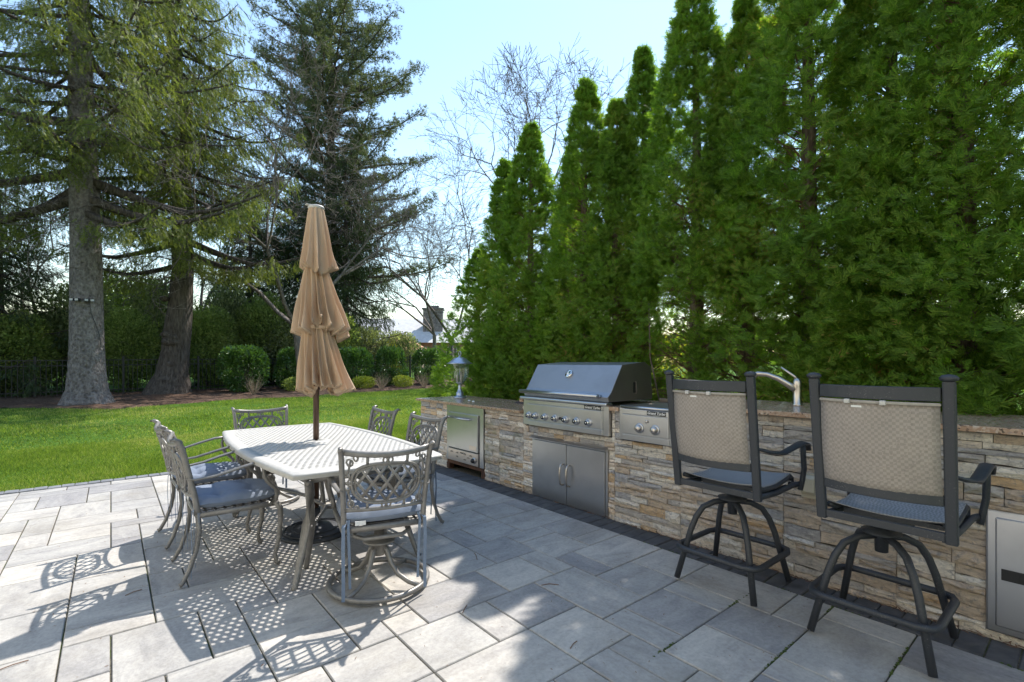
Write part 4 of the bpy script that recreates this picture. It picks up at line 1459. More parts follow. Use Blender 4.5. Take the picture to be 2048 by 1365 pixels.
# ------------------------------------------------------------------ bare deciduous trees
def bare_tree(seed, H, r0, lean=(0, 0), depth=6, spread=.55, z0=.25, twf=1.0, maxseg=60000):
    r_ = rng(seed)
    S = []
    trunk = []
    def grow(p, d, L, rad, lev):
        if len(S) > maxseg: return
        ns = 3 if lev < 3 else 2
        q = p
        for i in range(ns):
            d2 = d + r_.normal(0, .13 if lev < 4 else .2, 3)
            d2 = d2 / np.linalg.norm(d2)
            q2 = q + d2 * L / ns
            ra, rb_ = max(.0085, rad * (1 - .28 * i / ns)), max(.007, rad * (1 - .28 * (i + 1) / ns))
            S.append((*q, *q2, ra, rb_))
            if lev >= 2 and i < ns - 1 and lev < depth and r_.uniform() < .55 * twf:
                dd = d2 + r_.normal(0, .8, 3); dd /= np.linalg.norm(dd)
                grow(q2, dd, L * .45, rb_ * .45, lev + 2)
            q, d = q2, d2
        if lev >= depth: return
        n = 2 if r_.uniform() < .55 else 3
        for i in range(n):
            dd = d + r_.normal(0, spread, 3) + np.array([0, 0, .10])
            dd /= np.linalg.norm(dd)
            grow(q, dd, L * r_.uniform(.66, .85), rad * .68 * r_.uniform(.75, 1.0), lev + 1)
    d = np.array([lean[0], lean[1], 1.0]); d /= np.linalg.norm(d)
    p = np.array([0, 0, -.1])
    th = H * z0
    q = p + d * th
    trunk = [(*p, *q, r0, r0 * .8)]
    for i in range(4):
        dd = d * .8 + r_.normal(0, spread * 1.1, 3); dd /= np.linalg.norm(dd)
        grow(q, dd, H * .22, r0 * .6, 1)
    
    V, Q = segs_mesh(S, 3)
    mb = np_mesh('branches', V, Q)
    V, Q = segs_mesh(trunk, 9)
    mt = np_mesh('trunk', V, Q)
    mb.materials.append(MATS['bare_bark']); mt.materials.append(MATS['bare_bark'])
    return mt, mb
b1 = bare_tree(5, 15, .20, (.0, .0), 8, .40, .24)
b2 = bare_tree(17, 14, .17, (-.1, .05), 8, .55, .18)
def bare(x, y, mm, s, rz, lab, z=.3):
    r0 = empty('bare_tree', (x, y, z), label=lab, cat='tree', group='leafless trees')
    for nm, me in zip(('trunk', 'branches'), mm):
        o = bpy.data.objects.new(nm, me); C.objects.link(o); o.parent = r0
        o.scale = (s, s, s); o.rotation_euler = (0, 0, rz)
bare(5.35, 18.2, b2, .92, .4, 'leafless tree spreading pale twigs across the dark spruces behind the parasol')
bare(17.2, 21.2, b1, 1.22, 1.0, 'leafless tree fanning out above the far end of the hedge')
bare(14.6, 23.4, b2, .95, 3.3, 'leafless tree whose branches reach left from behind the hedge end')
bare(3.6, 30, b1, .8, 2.2, 'leafless tree seen between the two big trunks')
bare(-3.0, 31, b2, .85, 5.0, 'leafless tree seen left of the first big trunk')
bare(20, 34, b1, .9, 4.1, 'distant leafless tree over the neighbour\'s roof')

# ------------------------------------------------------------------ evergreen screen beyond the fence
sc1 = bush_mesh('screen_leaves', 21, 1.5, 1.3, 2.1, 11000, .13, .042, 'shrub_leaf', lumps=40, hollow=.25, up=.5)
sc2 = bush_mesh('screen_leaves', 22, 1.4, 1.3, 1.7, 7500, .12, .04, 'pale_leaf', lumps=30, hollow=.2, up=.1)
sst = stems_mesh(6, 12, 2.6, .45, .03, 'dark_bark')
rq = random.Random(12)
SCR = [(-6.4, 23.0, 1.0, .75), (-4.6, 22.2, .9, .65), (-2.4, 22.6, .8, .66), (-.9, 23.6, .9, 1.22), (.5, 22.5, .7, .72), (1.5, 24.0, .8, 1.35), (3.0, 22.7, .75, .78), (3.9, 23.8, .8, 1.28), (5.1, 23.0, .8, .95), (6.2, 22.4, .95, .9), (7.8, 22.3, .9, .85), (9.4, 22.2, .8, .8), (.6, 27.5, 1.2, 1.2), (-8.5, 23.5, 1.1, .9)]
for k, (x, y, sx, sz) in enumerate(SCR):
    me = (sc1, sc2)[k % 2]
    nm = 'evergreen_shrub'
    pos = ['left of the first big trunk', 'between the two big trunks', 'right of the second big trunk', 'behind the laurels'][0 if x < -1.5 else 1 if x < 2.3 else 2 if x < 5.5 else 3]
    look = ['tall dense', 'loose', 'tall bushy', 'low wide', 'dark', 'round', 'thin', 'bushy', 'leaning', 'narrow', 'broad', 'ragged', 'dense', 'open', 'spreading', 'small', 'rounded', 'twiggy'][k % 18]
    plant(nm, x, y, [('foliage', me), ('stems', sst)], f'{look} evergreen shrub beyond the fence, {pos}' + (', farther back' if y > 26 else ''), 'shrub', 'evergreen shrubs beyond the fence', (sx, sx, sz), k * 1.1)
fo = bush_mesh('forsythia_leaves', 41, .8, .7, 1.15, 3600, .06, .02, 'forsythia_leaf', hollow=.15, up=.6)
plant('evergreen_shrub', 12.3, 24.6, [('foliage', sc2), ('stems', sst)], 'pale shrub half covering the neighbour roof in the gap by the hedge', 'shrub', None, (.95, .9, .78), 1)
plant('forsythia', 10.55, 21.9, [('foliage', fo), ('stems', sst)], 'yellow forsythia glowing through the fence between the last two laurels', 'shrub', None, (.8, .8, .85), 0)
plant('forsythia', 7.0, 8.6, [('foliage', fo)], 'sunlit yellow green shrub glimpsed through the hedge behind the burner', 'shrub', None, (1.2, 1.2, .9), 0)
plant('forsythia', 8.2, 5.6, [('foliage', fo)], 'sunlit shrub glimpsed through the hedge above the faucet', 'shrub', None, (1.2, 1.2, .8), 2)

# ------------------------------------------------------------------ neighbour's house in the gap
hx = empty('neighbour_house', (24.5, 41.5, .75), -.62, label='neighbour house with a pale sunlit roof and stone chimney, in the gap by the hedge', cat='house')
MB().box(-8, 7, -4, 4, 0, 2.3).build('wall', 'house_wall', hx)
MB().prism([(-4.6, 2.25), (4.6, 2.25), (0, 4.75)], 'x', -8.4, 7.4).build('roof', 'roof_pale', hx)
cy_ = MB().box(-.9, .9, -2.6, -1.2, 1.5, 5.4)
ch = cy_.build('chimney', 'chimney_stone', hx)
MB().box(-1.0, 1.0, -2.7, -1.1, 5.4, 5.55).box(-.5, .5, -2.2, -1.6, 5.55, 5.8).build('chimney_cap', 'chimney_stone', ch)
for k in range(5):
    w_ = MB().box(-6.5 + k * 2.6, -5.5 + k * 2.6, -4.05, -3.98, .8, 1.9).build('window', 'roof_pale', hx)
    MB().box(-6.4 + k * 2.6, -5.6 + k * 2.6, -4.07, -4.055, .9, 1.8).build('pane', 'window_glass', w_)
pv_ = empty('garden_pavilion', (19.2, 38.6, .75), -.62, label='low building with an orange hipped roof at the left of the neighbour house', cat='pavilion')
MB().box(-2.2, 2.2, -2, 2, 0, 1.5).build('wall', 'house_wall', pv_)
MB().add([(-2.6, -2.4, 1.5), (2.6, -2.4, 1.5), (2.6, 2.4, 1.5), (-2.6, 2.4, 1.5), (-.4, 0, 2.9), (.4, 0, 2.9)], [(0, 1, 5, 4), (1, 2, 5), (2, 3, 4, 5), (3, 0, 4), (3, 2, 1, 0)]).build('roof', 'roof_orange', pv_)
# a far line of woods closing the view
fw = bush_mesh('far_wood', 71, 26, 8, 3.6, 26000, .75, .22, 'dark_needle', lumps=60, hollow=.7)
for k, (x, y, rz) in enumerate(((10, 78, -.2), (-35, 72, .2), (52, 62, -.7), (80, 25, -1.3))):
    o = bpy.data.objects.new('far_wood', fw)
    C.objects.link(o)
    o.location = (x, y, .3); o.rotation_euler = (0, 0, rz)
    tag(o, kind='stuff')

# ------------------------------------------------------------------ unseen house added behind the viewer, its pale walls bounce warm light into the shade
ho = empty('added_fill_house', (0, 0, 0), label='cream clapboard house added unseen behind the viewer to bounce warm light', cat='house')
MB().box(-13, -3.4, -14, 6.4, -.1, 6.8).box(-3.4, 4.5, -14, -9, -.1, 4.2).build('wall', 'clapboard', ho)
MB().box(-13.4, -3.0, -14.4, 6.8, 6.8, 7.1).box(-3.0, 4.9, -14.4, -8.6, 4.2, 4.5).build('roof', 'chimney_stone', ho)
for (yy, zz) in ((-2.2, .9), (.4, .9), (3.2, .9), (-2.2, 3.9), (.4, 3.9), (3.2, 3.9)):
    w_ = MB().box(-3.4, -3.34, yy - .55, yy + .55, zz - .05, zz + 1.45).build('window', 'house_trim', ho)
    MB().box(-3.345, -3.33, yy - .47, yy + .47, zz + .03, zz + 1.37).build('pane', 'window_glass', w_)
for xx in (-2.5, .2, 3.0):
    w_ = MB().box(xx - .6, xx + .6, -9, -8.94, .85, 2.4).build('window', 'house_trim', ho)
    MB().box(xx - .5, xx + .5, -8.945, -8.93, .93, 2.32).build('pane', 'window_glass', w_)
# ------------------------------------------------------------------ cast aluminium dining table
TX, TY, TZ = 1.19, 3.735, .71
tb = empty('dining_table', (TX, TY, 0), label='pale cast aluminium patio table with a pierced top, the folded parasol standing through it', cat='table')
HW, HL = .465, 1.035
def tt_map(u, v):
    """square -> boat-shaped top"""
    bx, by = .075 * (1 - v * v), .030 * (1 - u * u)
    return (u * (HW - .02 + bx), v * (HL - .02 + by))
def ring_strip(a_, b_):
    pass
# pierced lattice: each cell a frame round an oval hole
NU, NV = 22, 50
UM, VM = .90, .955
V, Q = [], []
def cell(u0, u1, v0, v1, hole, sx=.60, sy=.62, kx=0.0):
    c = [(u0, v0), ((u0 + u1) / 2, v0), (u1, v0), (u1, (v0 + v1) / 2), (u1, v1), ((u0 + u1) / 2, v1), (u0, v1), (u0, (v0 + v1) / 2)]
    cu, cv, hu, hv = (u0 + u1) / 2, (v0 + v1) / 2, (u1 - u0) / 2, (v1 - v0) / 2
    k = len(V)
    if not hole:
        for z in (TZ, TZ - .008):
            for q in (0, 2, 4, 6):
                x, y = tt_map(*c[q]); V.append((x, y, z))
        Q.append((k, k + 1, k + 2, k + 3)); Q.append((k + 7, k + 6, k + 5, k + 4))
        return
    ang = [-3, -2, -1, 0, 1, 2, 3, 4]
    inn = [(cu + hu * sx * math.cos(q * PI / 4) * 1.05, cv + hv * sy * math.sin(q * PI / 4) * 1.05) for q in ang]
    for z in (TZ, TZ - .008):
        for q in c:
            x, y = tt_map(*q); V.append((x, y, z))
        for q in inn:
            x, y = tt_map(*q); V.append((x, y, z))
    for i in range(8):
        j = (i + 1) % 8
        Q.append((k + i, k + j, k + 8 + j, k + 8 + i))
        Q.append((k + 16 + j, k + 16 + i, k + 24 + i, k + 24 + j))
        Q.append((k + 8 + i, k + 8 + j, k + 24 + j, k + 24 + i))
for j in range(NV):
    off = .5 if j % 2 else 0
    for i in range(NU + (1 if off else 0)):
        u0 = -UM + 2 * UM * (i - off) / NU
        u1 = -UM + 2 * UM * (i + 1 - off) / NU
        u0, u1 = max(u0, -UM), min(u1, UM)
        v0, v1 = -VM + 2 * VM * j / NV, -VM + 2 * VM * (j + 1) / NV
        x, y = tt_map((u0 + u1) / 2, (v0 + v1) / 2)
        full = (u1 - u0) > 2 * UM / NU * .8
        r_ = math.hypot(x, y)
        cen = r_ < .085
        # solid arcs of the ornament near the two ends
        orn = abs(abs(y) - (.80 - .35 * x * x / .2)) < .010 and False
        if cen and r_ < .055:
            continue
        cell(u0, u1, v0, v1, full and not cen)
me = np_mesh('pierced_top', np.array(V), np.array(Q))
link('pierced_top', me, tb, 'cast_top')
b = MB().lathe([(.028, TZ - .010), (.028, TZ + .004), (.07, TZ + .004), (.09, TZ + .0015), (.09, TZ - .010)], 28)
b.build('parasol_ring', 'cast_top', tb, True)
# rim following the outline
def outline(k_, n=14):
    P_ = []
    for s_ in range(4):
        for i in range(n):
            t_ = -1 + 2 * i / n
            u, v = ((t_, -1), (1, t_), (-t_, 1), (-1, -t_))[s_]
            P_.append((u, v))
    return P_
OL = outline(0)
rim = []
for (s_, z) in ((UM - .005, TZ - .012), (UM - .005, TZ + .003), (.99, TZ + .004), (1.02, TZ - .004), (1.035, TZ - .014), (1.02, TZ - .024), (1.03, TZ - .034), (.985, TZ - .042), (.975, TZ - .012)):
    rim.append([(tt_map(u * (s_ if abs(u) == 1 or 1 else 1), v * (s_ * (VM / UM if s_ < .95 else 1)))[0], tt_map(u * s_, v * (s_ * (VM / UM if s_ < .95 else 1)))[1], z) for u, v in OL])
n = len(OL)
vs = [q for r_ in rim for q in r_]
fs = []
for i in range(len(rim)):
    i2 = (i + 1) % len(rim)
    for k in range(n):
        fs.append((i * n + k, i * n + (k + 1) % n, i2 * n + (k + 1) % n, i2 * n + k))
MB().add(vs, fs).build('rim', 'cast_top', tb, True)
# legs: each corner leg forks into two feet
LEG = MB()
for pts, rr in ((([(-.30, -.78, .67), (-.285, -.74, .62), (-.27, -.72, .50), (-.30, -.75, .34), (-.345, -.80, .17), (-.385, -.83, .03), (-.40, -.84, .0)]), [.020, .026, .028, .026, .022, .018, .021]),
                (([(-.27, -.72, .50), (-.255, -.69, .42), (-.24, -.655, .30), (-.245, -.62, .15), (-.25, -.585, .03), (-.25, -.575, .0)]), [.020, .022, .022, .019, .016, .019])):
    LEG.tube(pts, rr, 10, flat=.8)
LEG.tube([(-.30, -.78, .585), (-.28, -.73, .585)], .02, 8)
lm = LEG.mesh('leg')
lm.materials.append(MATS['cast_aluminium'])
for sx, sy in ((1, 1), (-1, 1), (1, -1), (-1, -1)):
    me_ = lm if (sx, sy) == (1, 1) else lm
    o = bpy.data.objects.new('leg', me_)
    C.objects.link(o); o.parent = tb
    o.scale = (sx, sy, 1)
    for p_ in me_.polygons: p_.use_smooth = True
for s_ in (-1, 1):
    b = MB().tube([(s_ * .29, -.74, .60), (s_ * .32, -.4, .605), (s_ * .33, 0, .61), (s_ * .32, .4, .605), (s_ * .29, .74, .60)], .016, 8, flat=1.5)
    b.build('side_rail', 'cast_aluminium', tb, True)
    b = MB().tube([(-.29, s_ * .74, .60), (0, s_ * .78, .605), (.29, s_ * .74, .60)], .016, 8, flat=1.5)
    b.build('end_rail', 'cast_aluminium', tb, True)
    b = MB()
    for k in range(9):
        yy = -.62 + k * .155
        b.tube([(s_ * .325 + 0, yy + .035 * math.cos(q * PI / 4), .65 + .032 * math.sin(q * PI / 4)) for q in range(8)], .006, 5, closed=True, up=(1, 0, 0))
    tag(b.build('scrollwork', 'cast_aluminium', tb, True), kind='stuff')
MB().tube([(-.26, -.70, .30), (0, -.2, .26), (0, .2, .26), (.26, .70, .30)], .013, 8).tube([(.26, -.70, .30), (0, -.2, .262), (-.02, .2, .262), (-.26, .70, .30)], .013, 8).build('cross_brace', 'cast_aluminium', tb, True)

# ------------------------------------------------------------------ folded three-tier parasol and its base
um = empty('folded_parasol', (TX + .008, TY + .045, 0), label='closed tan parasol with three tiers of folded cloth on a bronze pole', cat='parasol')
MB().tube([(0, 0, .07), (0, 0, 1.3), (.006, 0, 2.44)], .0215, 16, up=(1, 0, 0)).build('pole', 'pole_bronze', um, True)
def tier(name, z0, z1, r0, r1, K, seed, ox, oy, hang=.0, jag=.02, amp=.42, el=1.0, belly=0.0):
    """z0 top, z1 bottom hem"""
    r_ = random.Random(seed)
    n, m_ = K * 14, 26
    ph = [r_.uniform(-.35, .35) for _ in range(K)]
    am = [r_.uniform(.65, 1.35) for _ in range(K)]
    wd = [r_.uniform(.75, 1.25) for _ in range(K)]
    tw = sum(wd); acc = [0]
    for w in wd: acc.append(acc[-1] + w / tw * 2 * PI)
    vs, fs = [], []
    for j in range(m_ + 1):
        t_ = j / m_
        z = z0 + (z1 - z0) * t_
        rm0 = r0 + (r1 - r0) * (t_ ** .85) + belly * math.sin(PI * t_)
        for i in range(n):
            f = i // 14
            s_ = (i % 14) / 14
            th = acc[f] + (acc[f + 1] - acc[f]) * s_
            wv = math.sin(2 * PI * s_)
            rm = rm0 * (1 + t_ * (.13 * math.sin(2 * th + seed) + .10 * math.sin(3 * th + seed * 2.3) + .05 * math.sin(5 * th)))
            a_ = amp * am[f] * (.25 + .75 * t_) * (1 + .12 * math.sin(t_ * 7 + f * 1.7))
            rr = rm * (1 + a_ * (-math.cos(2 * PI * s_)) * .55)
            th2 = th + a_ * .55 * wv * (K and 2 * PI / K) * .75 + ph[f] * .35 * t_ * math.sin(t_ * 3)
            zz = z + (jag * (-math.cos(2 * PI * s_)) * .5 + jag * .9 * math.sin(th * 2 + seed * 1.3) + jag * .5 * math.sin(f * 2.1)) * t_ ** 3
            vs.append((rr * math.cos(th2) * el + ox * t_, rr * math.sin(th2) + oy * t_, zz))
    for j in range(m_):
        for i in range(n):
            fs.append((j * n + i, j * n + (i + 1) % n, (j + 1) * n + (i + 1) % n, (j + 1) * n + i))
    # hem turned inwards
    k = m_ * n
    k2 = len(vs)
    for i in range(n):
        x, y, z = vs[k + i]
        vs.append((ox + (x - ox) * .93, oy + (y - oy) * .93, z + .02))
    for i in range(n):
        fs.append((k + i, k + (i + 1) % n, k2 + (i + 1) % n, k2 + i))
    o = MB().add(vs, fs).build(name, 'umbrella_fabric', um, True)
    so = o.modifiers.new('thickness', 'SOLIDIFY')
    so.thickness = .0022
    return o
lx, ly = math.cos(FA), -math.sin(FA)      # camera-right direction: the cloth hangs to that side
tier('cloth_tier', 1.60, 1.09, .078, .138, 17, 4, .05 * lx, .05 * ly, jag=.035, amp=.78)
tier('cloth_tier', 2.02, 1.535, .070, .138, 15, 9, .045 * lx, .045 * ly, jag=.05, amp=.80)
tier('cloth_tier', 2.468, 1.985, .046, .115, 12, 6, .018 * lx, .018 * ly, jag=.028, amp=.45)
MB().lathe([(.0001, 2.485), (.03, 2.483), (.055, 2.474), (.06, 2.462), (.05, 2.45)], 24).build('vent_cap', 'umbrella_cap', um, True)
MB().box(-.075, -.03, -.018, .018, 2.474, 2.480).build('cap_tab', 'umbrella_cap', um)
MB().tube([(.098 * math.cos(q * PI / 8) + .02 * lx, .098 * math.sin(q * PI / 8) + .02 * ly, 1.56) for q in range(16)], .008, 6, closed=True, flat=2.2).build('tie_band', 'umbrella_fabric', um, True)
for k in range(8):
    a_ = k * PI / 4 + .2
    MB().tube([(.02 * math.cos(a_), .02 * math.sin(a_), 2.40), (.06 * math.cos(a_), .06 * math.sin(a_), 1.4), (.11 * math.cos(a_) + .02, .11 * math.sin(a_), 1.12)], .005, 5).build('rib', 'pole_bronze', um)
ub = empty('parasol_base', (TX + .008, TY + .045, 0), label='round dark cast iron base holding the parasol under the table', cat='parasol base')
MB().lathe([(.255, .013), (.26, .024), (.25, .034), (.20, .046), (.11, .066), (.055, .085), (.032, .10), (.030, .20), (.0, .20)], 40).build('disc', 'base_iron', ub, True)
for rr in (.225, .165):
    MB().tube([(rr * math.cos(q * PI / 20), rr * math.sin(q * PI / 20), .044 if rr > .2 else .056) for q in range(40)], .006, 6, closed=True).build('raised_ring', 'base_iron', ub, True)

# ------------------------------------------------------------------ dining chairs
def bk_pt(s, t):
    """back surface: s across -1..1, t 0 bottom rail .. 1 top rail"""
    w = .213 + .018 * t
    return (-.200 - .070 * t - .035 * (1 - s * s), s * w, .505 + .298 * t + .022 * s * s * t)
def back_lattice():
    b = MB()
    def poly(pts, r=.0062, n=6, closed=False, fl=1.0):
        b.tube([bk_pt(*q) for q in pts], r, n, closed=closed, flat=fl, up=(1, 0, 0))
    # oval ring (squarish) and inner ring
    for sc_, r_ in ((1.0, .0085), (.90, .0055)):
        pts = []
        for k in range(36):
            a_ = 2 * PI * k / 36
            c, s_ = math.cos(a_), math.sin(a_)
            f = (abs(c) ** 2.6 + abs(s_) ** 2.6) ** (-1 / 2.6)
            pts.append((.80 * sc_ * c * f, .475 + .37 * sc_ * s_ * f))
        poly(pts, r_, 6, True, 1.0)
    # crossing bars inside the oval
    def inside(s, t):
        return (abs(s / .76) ** 2.6 + abs((t - .475) / .345) ** 2.6) < 1
    for k in range(-4, 5):
        for sg in (-1, 1):
            line = []
            for q in range(41):
                t = .10 + .75 * q / 40
                s = k * .33 + sg * (t - .475) * 1.0
                if inside(s, t): line.append((s, t))
            if len(line) > 4:
                poly([line[0], line[len(line) // 2], line[-1]], .0086, 6, False, .6)
    # little collars and scrolls joining the oval to the rails
    for s0 in (-.45, 0, .45):
        poly([(s0, .82), (s0, .97)], .008)
        poly([(s0, .13), (s0, .03)], .008)
    for s0 in (0,):
        for sg in (-1, 1):
            for (ta, tb_) in ((.90, 1), (.07, -1)):
                pts = [(s0 + sg * (.06 + .05 * math.cos(q * .8)), ta + .05 * math.sin(q * .8)) for q in range(8)]
                poly(pts, .0055, 5, True)
    for sg in (-1, 1):
        for up_ in (1, -1):
            tc = .475 + up_ * .36
            # corner scrolls
            pts = [(sg * (.97 - .02 * q), tc - up_ * (.22 - .022 * q) - up_ * .10 * math.sin(q * .5)) for q in range(9)]
            poly(pts, .0062, 5)
            pts = [(sg * (.83 + .07 * math.cos(q * .75)), tc + .06 * math.sin(q * .75)) for q in range(8)]
            poly(pts, .0058, 5, True)
            pts = [(sg * (.70 + .05 * math.cos(q * .75)), tc + up_ * .085 + .045 * math.sin(q * .75)) for q in range(8)]
            poly(pts, .0055, 5, True)
        poly([(sg * .74, .475), (sg * .98, .475)], .008)
        poly([(sg * .88, .30), (sg * .84, .40), (sg * .90, .475), (sg * .84, .55), (sg * .88, .65)], .006, 5)
    return b
BL = back_lattice().mesh('back_lattice')
BL.materials.append(MATS['cast_aluminium'])
for p_ in BL.polygons: p_.use_smooth = True

def cushion_mesh():
    n = 30
    tuf = [(-.095, -.095), (.095, -.095), (-.095, .095), (.095, .095)]
    vs, fs = [], []
    def P2(u, v):
        # squircle footprint
        x, y = u * .232, v * .228
        return x * (1 - .10 * v * v), y * (1 - .06 * u * u)
    for side in (0, 1):
        for i in range(n + 1):
            for j in range(n + 1):
                u, v = -1 + 2 * i / n, -1 + 2 * j / n
                x, y = P2(u, v)
                e_ = (1 - abs(u) ** 3.2) * (1 - abs(v) ** 3.2)
                h = .040 * max(e_, 0) ** .36
                if side == 0:
                    dip = 0
                    for (a_, b_) in tuf:
                        r = math.hypot(x - a_, y - b_)
                        dip = max(dip, math.exp(-(r / .040) ** 1.1) * .040)
                    cr = min(abs(abs(x) - .095), .03) / .03
                    cr2 = min(abs(abs(y) - .095), .03) / .03
                    dip += .010 * ((1 - cr) ** 2 + (1 - cr2) ** 2) * (e_ ** .5)
                    z = .034 + h - dip + .002 * math.sin(u * 9 + v * 4)
                else:
                    z = .034 - h * .95
                vs.append((x, y, z))
    N = (n + 1) ** 2
    for i in range(n):
        for j in range(n):
            a_ = i * (n + 1) + j
            fs.append((a_, a_ + n + 1, a_ + n + 2, a_ + 1))
            fs.append((N + a_, N + a_ + 1, N + a_ + n + 2, N + a_ + n + 1))
    return MB().add(vs, fs)
CU = cushion_mesh().mesh('seat_cushion')
CU.materials.append(MATS['cushion_fabric'])
for p_ in CU.polygons: p_.use_smooth = True

def ribbon(pts, w, ax=(0, 1, 0)):
    b = MB()
    vs = []
    for q in pts:
        vs.append((q[0] - ax[0] * w, q[1] - ax[1] * w, q[2]))
        vs.append((q[0] + ax[0] * w, q[1] + ax[1] * w, q[2]))
        vs.append((q[0] + ax[0] * w + .002, q[1] + ax[1] * w, q[2]))
        vs.append((q[0] - ax[0] * w + .002, q[1] - ax[1] * w, q[2]))
    fs = []
    for i in range(len(pts) - 1):
        for k in range(4):
            fs.append((i * 4 + k, i * 4 + (k + 1) % 4, i * 4 + 4 + (k + 1) % 4, i * 4 + 4 + k))
    return b.add(vs, fs)

def make_chair(name, swivel, label):
    t = empty(name, (0, 0, 0), label=label, cat='chair', group='cast aluminium chairs round the patio table')
    A = 'cast_aluminium'
    zs = .405
    # back posts run down into the rear legs on the fixed chairs
    for s in (-1, 1):
        b = MB()
        top = [(-.322, s * .240, .843), (-.302, s * .2375, .846), (-.284, s * .235, .836)]
        side = [bk_pt(s * 1.0, q) for q in (.9, .6, .3, 0)]
        low = [(-.19, s * .212, .44), (-.185, s * .212, .40)]
        b.tube(top + side + low, [.008, .012, .0145, .015, .015, .015, .015, .0155, .0155], 8, up=(1, 0, 0), flat=1.1)
        b.build('back_post', A, t, True)
    MB().tube([bk_pt(-1 + q * .2, 1.0) for q in range(11)], .0125, 8, flat=1.35).build('top_rail', A, t, True)
    MB().tube([bk_pt(-1 + q * .2, .0) for q in range(11)], .0095, 8, flat=1.2).build('lower_rail', A, t, True)
    o = bpy.data.objects.new('back_lattice', BL); C.objects.link(o); o.parent = t
    # seat frame and pierced seat
    b = MB()
    pts = [(-.19, -.215), (-.19, .215), (.20, .225), (.245, .17), (.258, 0), (.245, -.17), (.20, -.225)]
    b.tube([(x, y, zs - .012) for x, y in pts], .0145, 8, closed=True, flat=1.2)
    b.build('seat_frame', A, t, True)
    b = MB()
    for k in range(9):
        y = -.18 + k * .045
        b.box(-.18, .235, y - .006, y + .006, zs - .012, zs - .006)
    for k in range(8):
        x = -.14 + k * .05
        b.box(x - .006, x + .006, -.20, .20, zs - .0055, zs - .001)
    tag(b.build('seat_grid', A, t), kind='stuff')
    for s in (-1, 1):
        b = MB()
        b.tube([(-.243, s * .222, .615), (-.20, s * .236, .607), (-.10, s * .252, .618), (0, s * .262, .645), (.10, s * .266, .668), (.20, s * .262, .675)], [.010, .012, .015, .016, .017, .017], 8, flat=.55)
        arm = b.build('arm', A, t, True)
        b = MB()
        b.tube([(.19, s * .262, .674), (.235, s * .262, .665), (.262, s * .262, .635), (.255, s * .262, .602), (.228, s * .262, .595), (.214, s * .262, .613), (.224, s * .262, .632)], [.013, .012, .011, .010, .009, .008, .007], 7, up=(0, 1, 0))
        b.tube([(.165, s * .262, .668), (.150, s * .262, .63), (.158, s * .262, .57), (.190, s * .256, .525), (.225, s * .246, .49), (.235, s * .236, .45), (.225, s * .228, .40)], [.010, .010, .011, .012, .012, .013, .013], 7, up=(0, 1, 0))
        b.tube([(.190 + .026 * math.cos(q * .7), s * .258, .555 + .026 * math.sin(q * .7)) for q in range(8)], .007, 6, up=(0, 1, 0))
        b.build('arm_scroll', A, arm, True)
    if not swivel:
        for s in (-1, 1):
            MB().tube([(.225, s * .225, .405), (.255, s * .228, .36), (.258, s * .229, .30), (.250, s * .228, .18), (.225, s * .228, .07), (.235, s * .230, .022), (.250, s * .231, .016)], [.017, .018, .017, .0135, .012, .015, .016], 8, up=(0, 1, 0)).build('leg', A, t, True)
            MB().tube([(-.185, s * .212, .41), (-.178, s * .213, .30), (-.195, s * .216, .19), (-.228, s * .222, .09), (-.262, s * .228, .024), (-.276, s * .230, .018)], [.0155, .0145, .0135, .0125, .013, .015], 8, up=(0, 1, 0)).build('leg', A, t, True)
    else:
        MB().box(-.15, .17, -.10, .10, .365, .385).build('seat_plate', A, t, bevel=.004)
        MB().tube([(.10, -.12, .36), (-.12, -.15, .335), (-.16, -.10, .325), (-.16, .10, .325), (-.12, .15, .335), (.10, .12, .36)], .012, 8).build('rocker_bar', A, t, True)
        MB().lathe([(.028, .36), (.028, .268), (.088, .262), (.092, .252), (.05, .246), (.046, .19), (.03, .17), (.0001, .17)], 24).build('hub', A, t, True)
        MB().tube([(.275 * math.cos(q * PI / 18), .275 * math.sin(q * PI / 18), .031) for q in range(36)], .0155, 8, closed=True).build('base_ring', A, t, True)
        for q in range(4):
            a_ = q * PI / 2 + PI / 4
            c, s_ = math.cos(a_), math.sin(a_)
            MB().tube([(.03 * c, .03 * s_, .225), (.055 * c, .055 * s_, .20), (.085 * c, .085 * s_, .13), (.13 * c, .13 * s_, .075), (.20 * c, .20 * s_, .045), (.272 * c, .272 * s_, .034)], [.016, .016, .015, .0145, .014, .013], 8).build('spoke', A, t, True)
    cu = bpy.data.objects.new('seat_cushion', CU); C.objects.link(cu); cu.parent = t
    cu.location = (.03, 0, zs + .004)
    cu.scale = (1, 1, 1.25)
    for s in (-1, 1):
        ribbon([(-.215, s * .20, .03), (-.245, s * .215, .01), (-.25, s * .217, -.08), (-.243, s * .215, -.20), (-.25, s * .216, -.30)], .009).build('tie', 'cushion_tie', cu)
        ribbon([(-.215, s * .185, .03), (-.235, s * .19, .0), (-.232, s * .185, -.10), (-.225, s * .18, -.26)], .007).build('tie', 'cushion_tie', cu)
    MB().box(-.232, -.226, .10, .155, .006, .024).build('care_tag', 'white_tag', cu)
    return t
def place(o, x, y, deg, lab):
    o.location = (x, y, .0145)
    o.rotation_euler = (0, 0, math.radians(deg))
    o['label'] = lab
fix = make_chair('dining_chair', False, '')
swv = make_chair('swivel_chair', True, '')
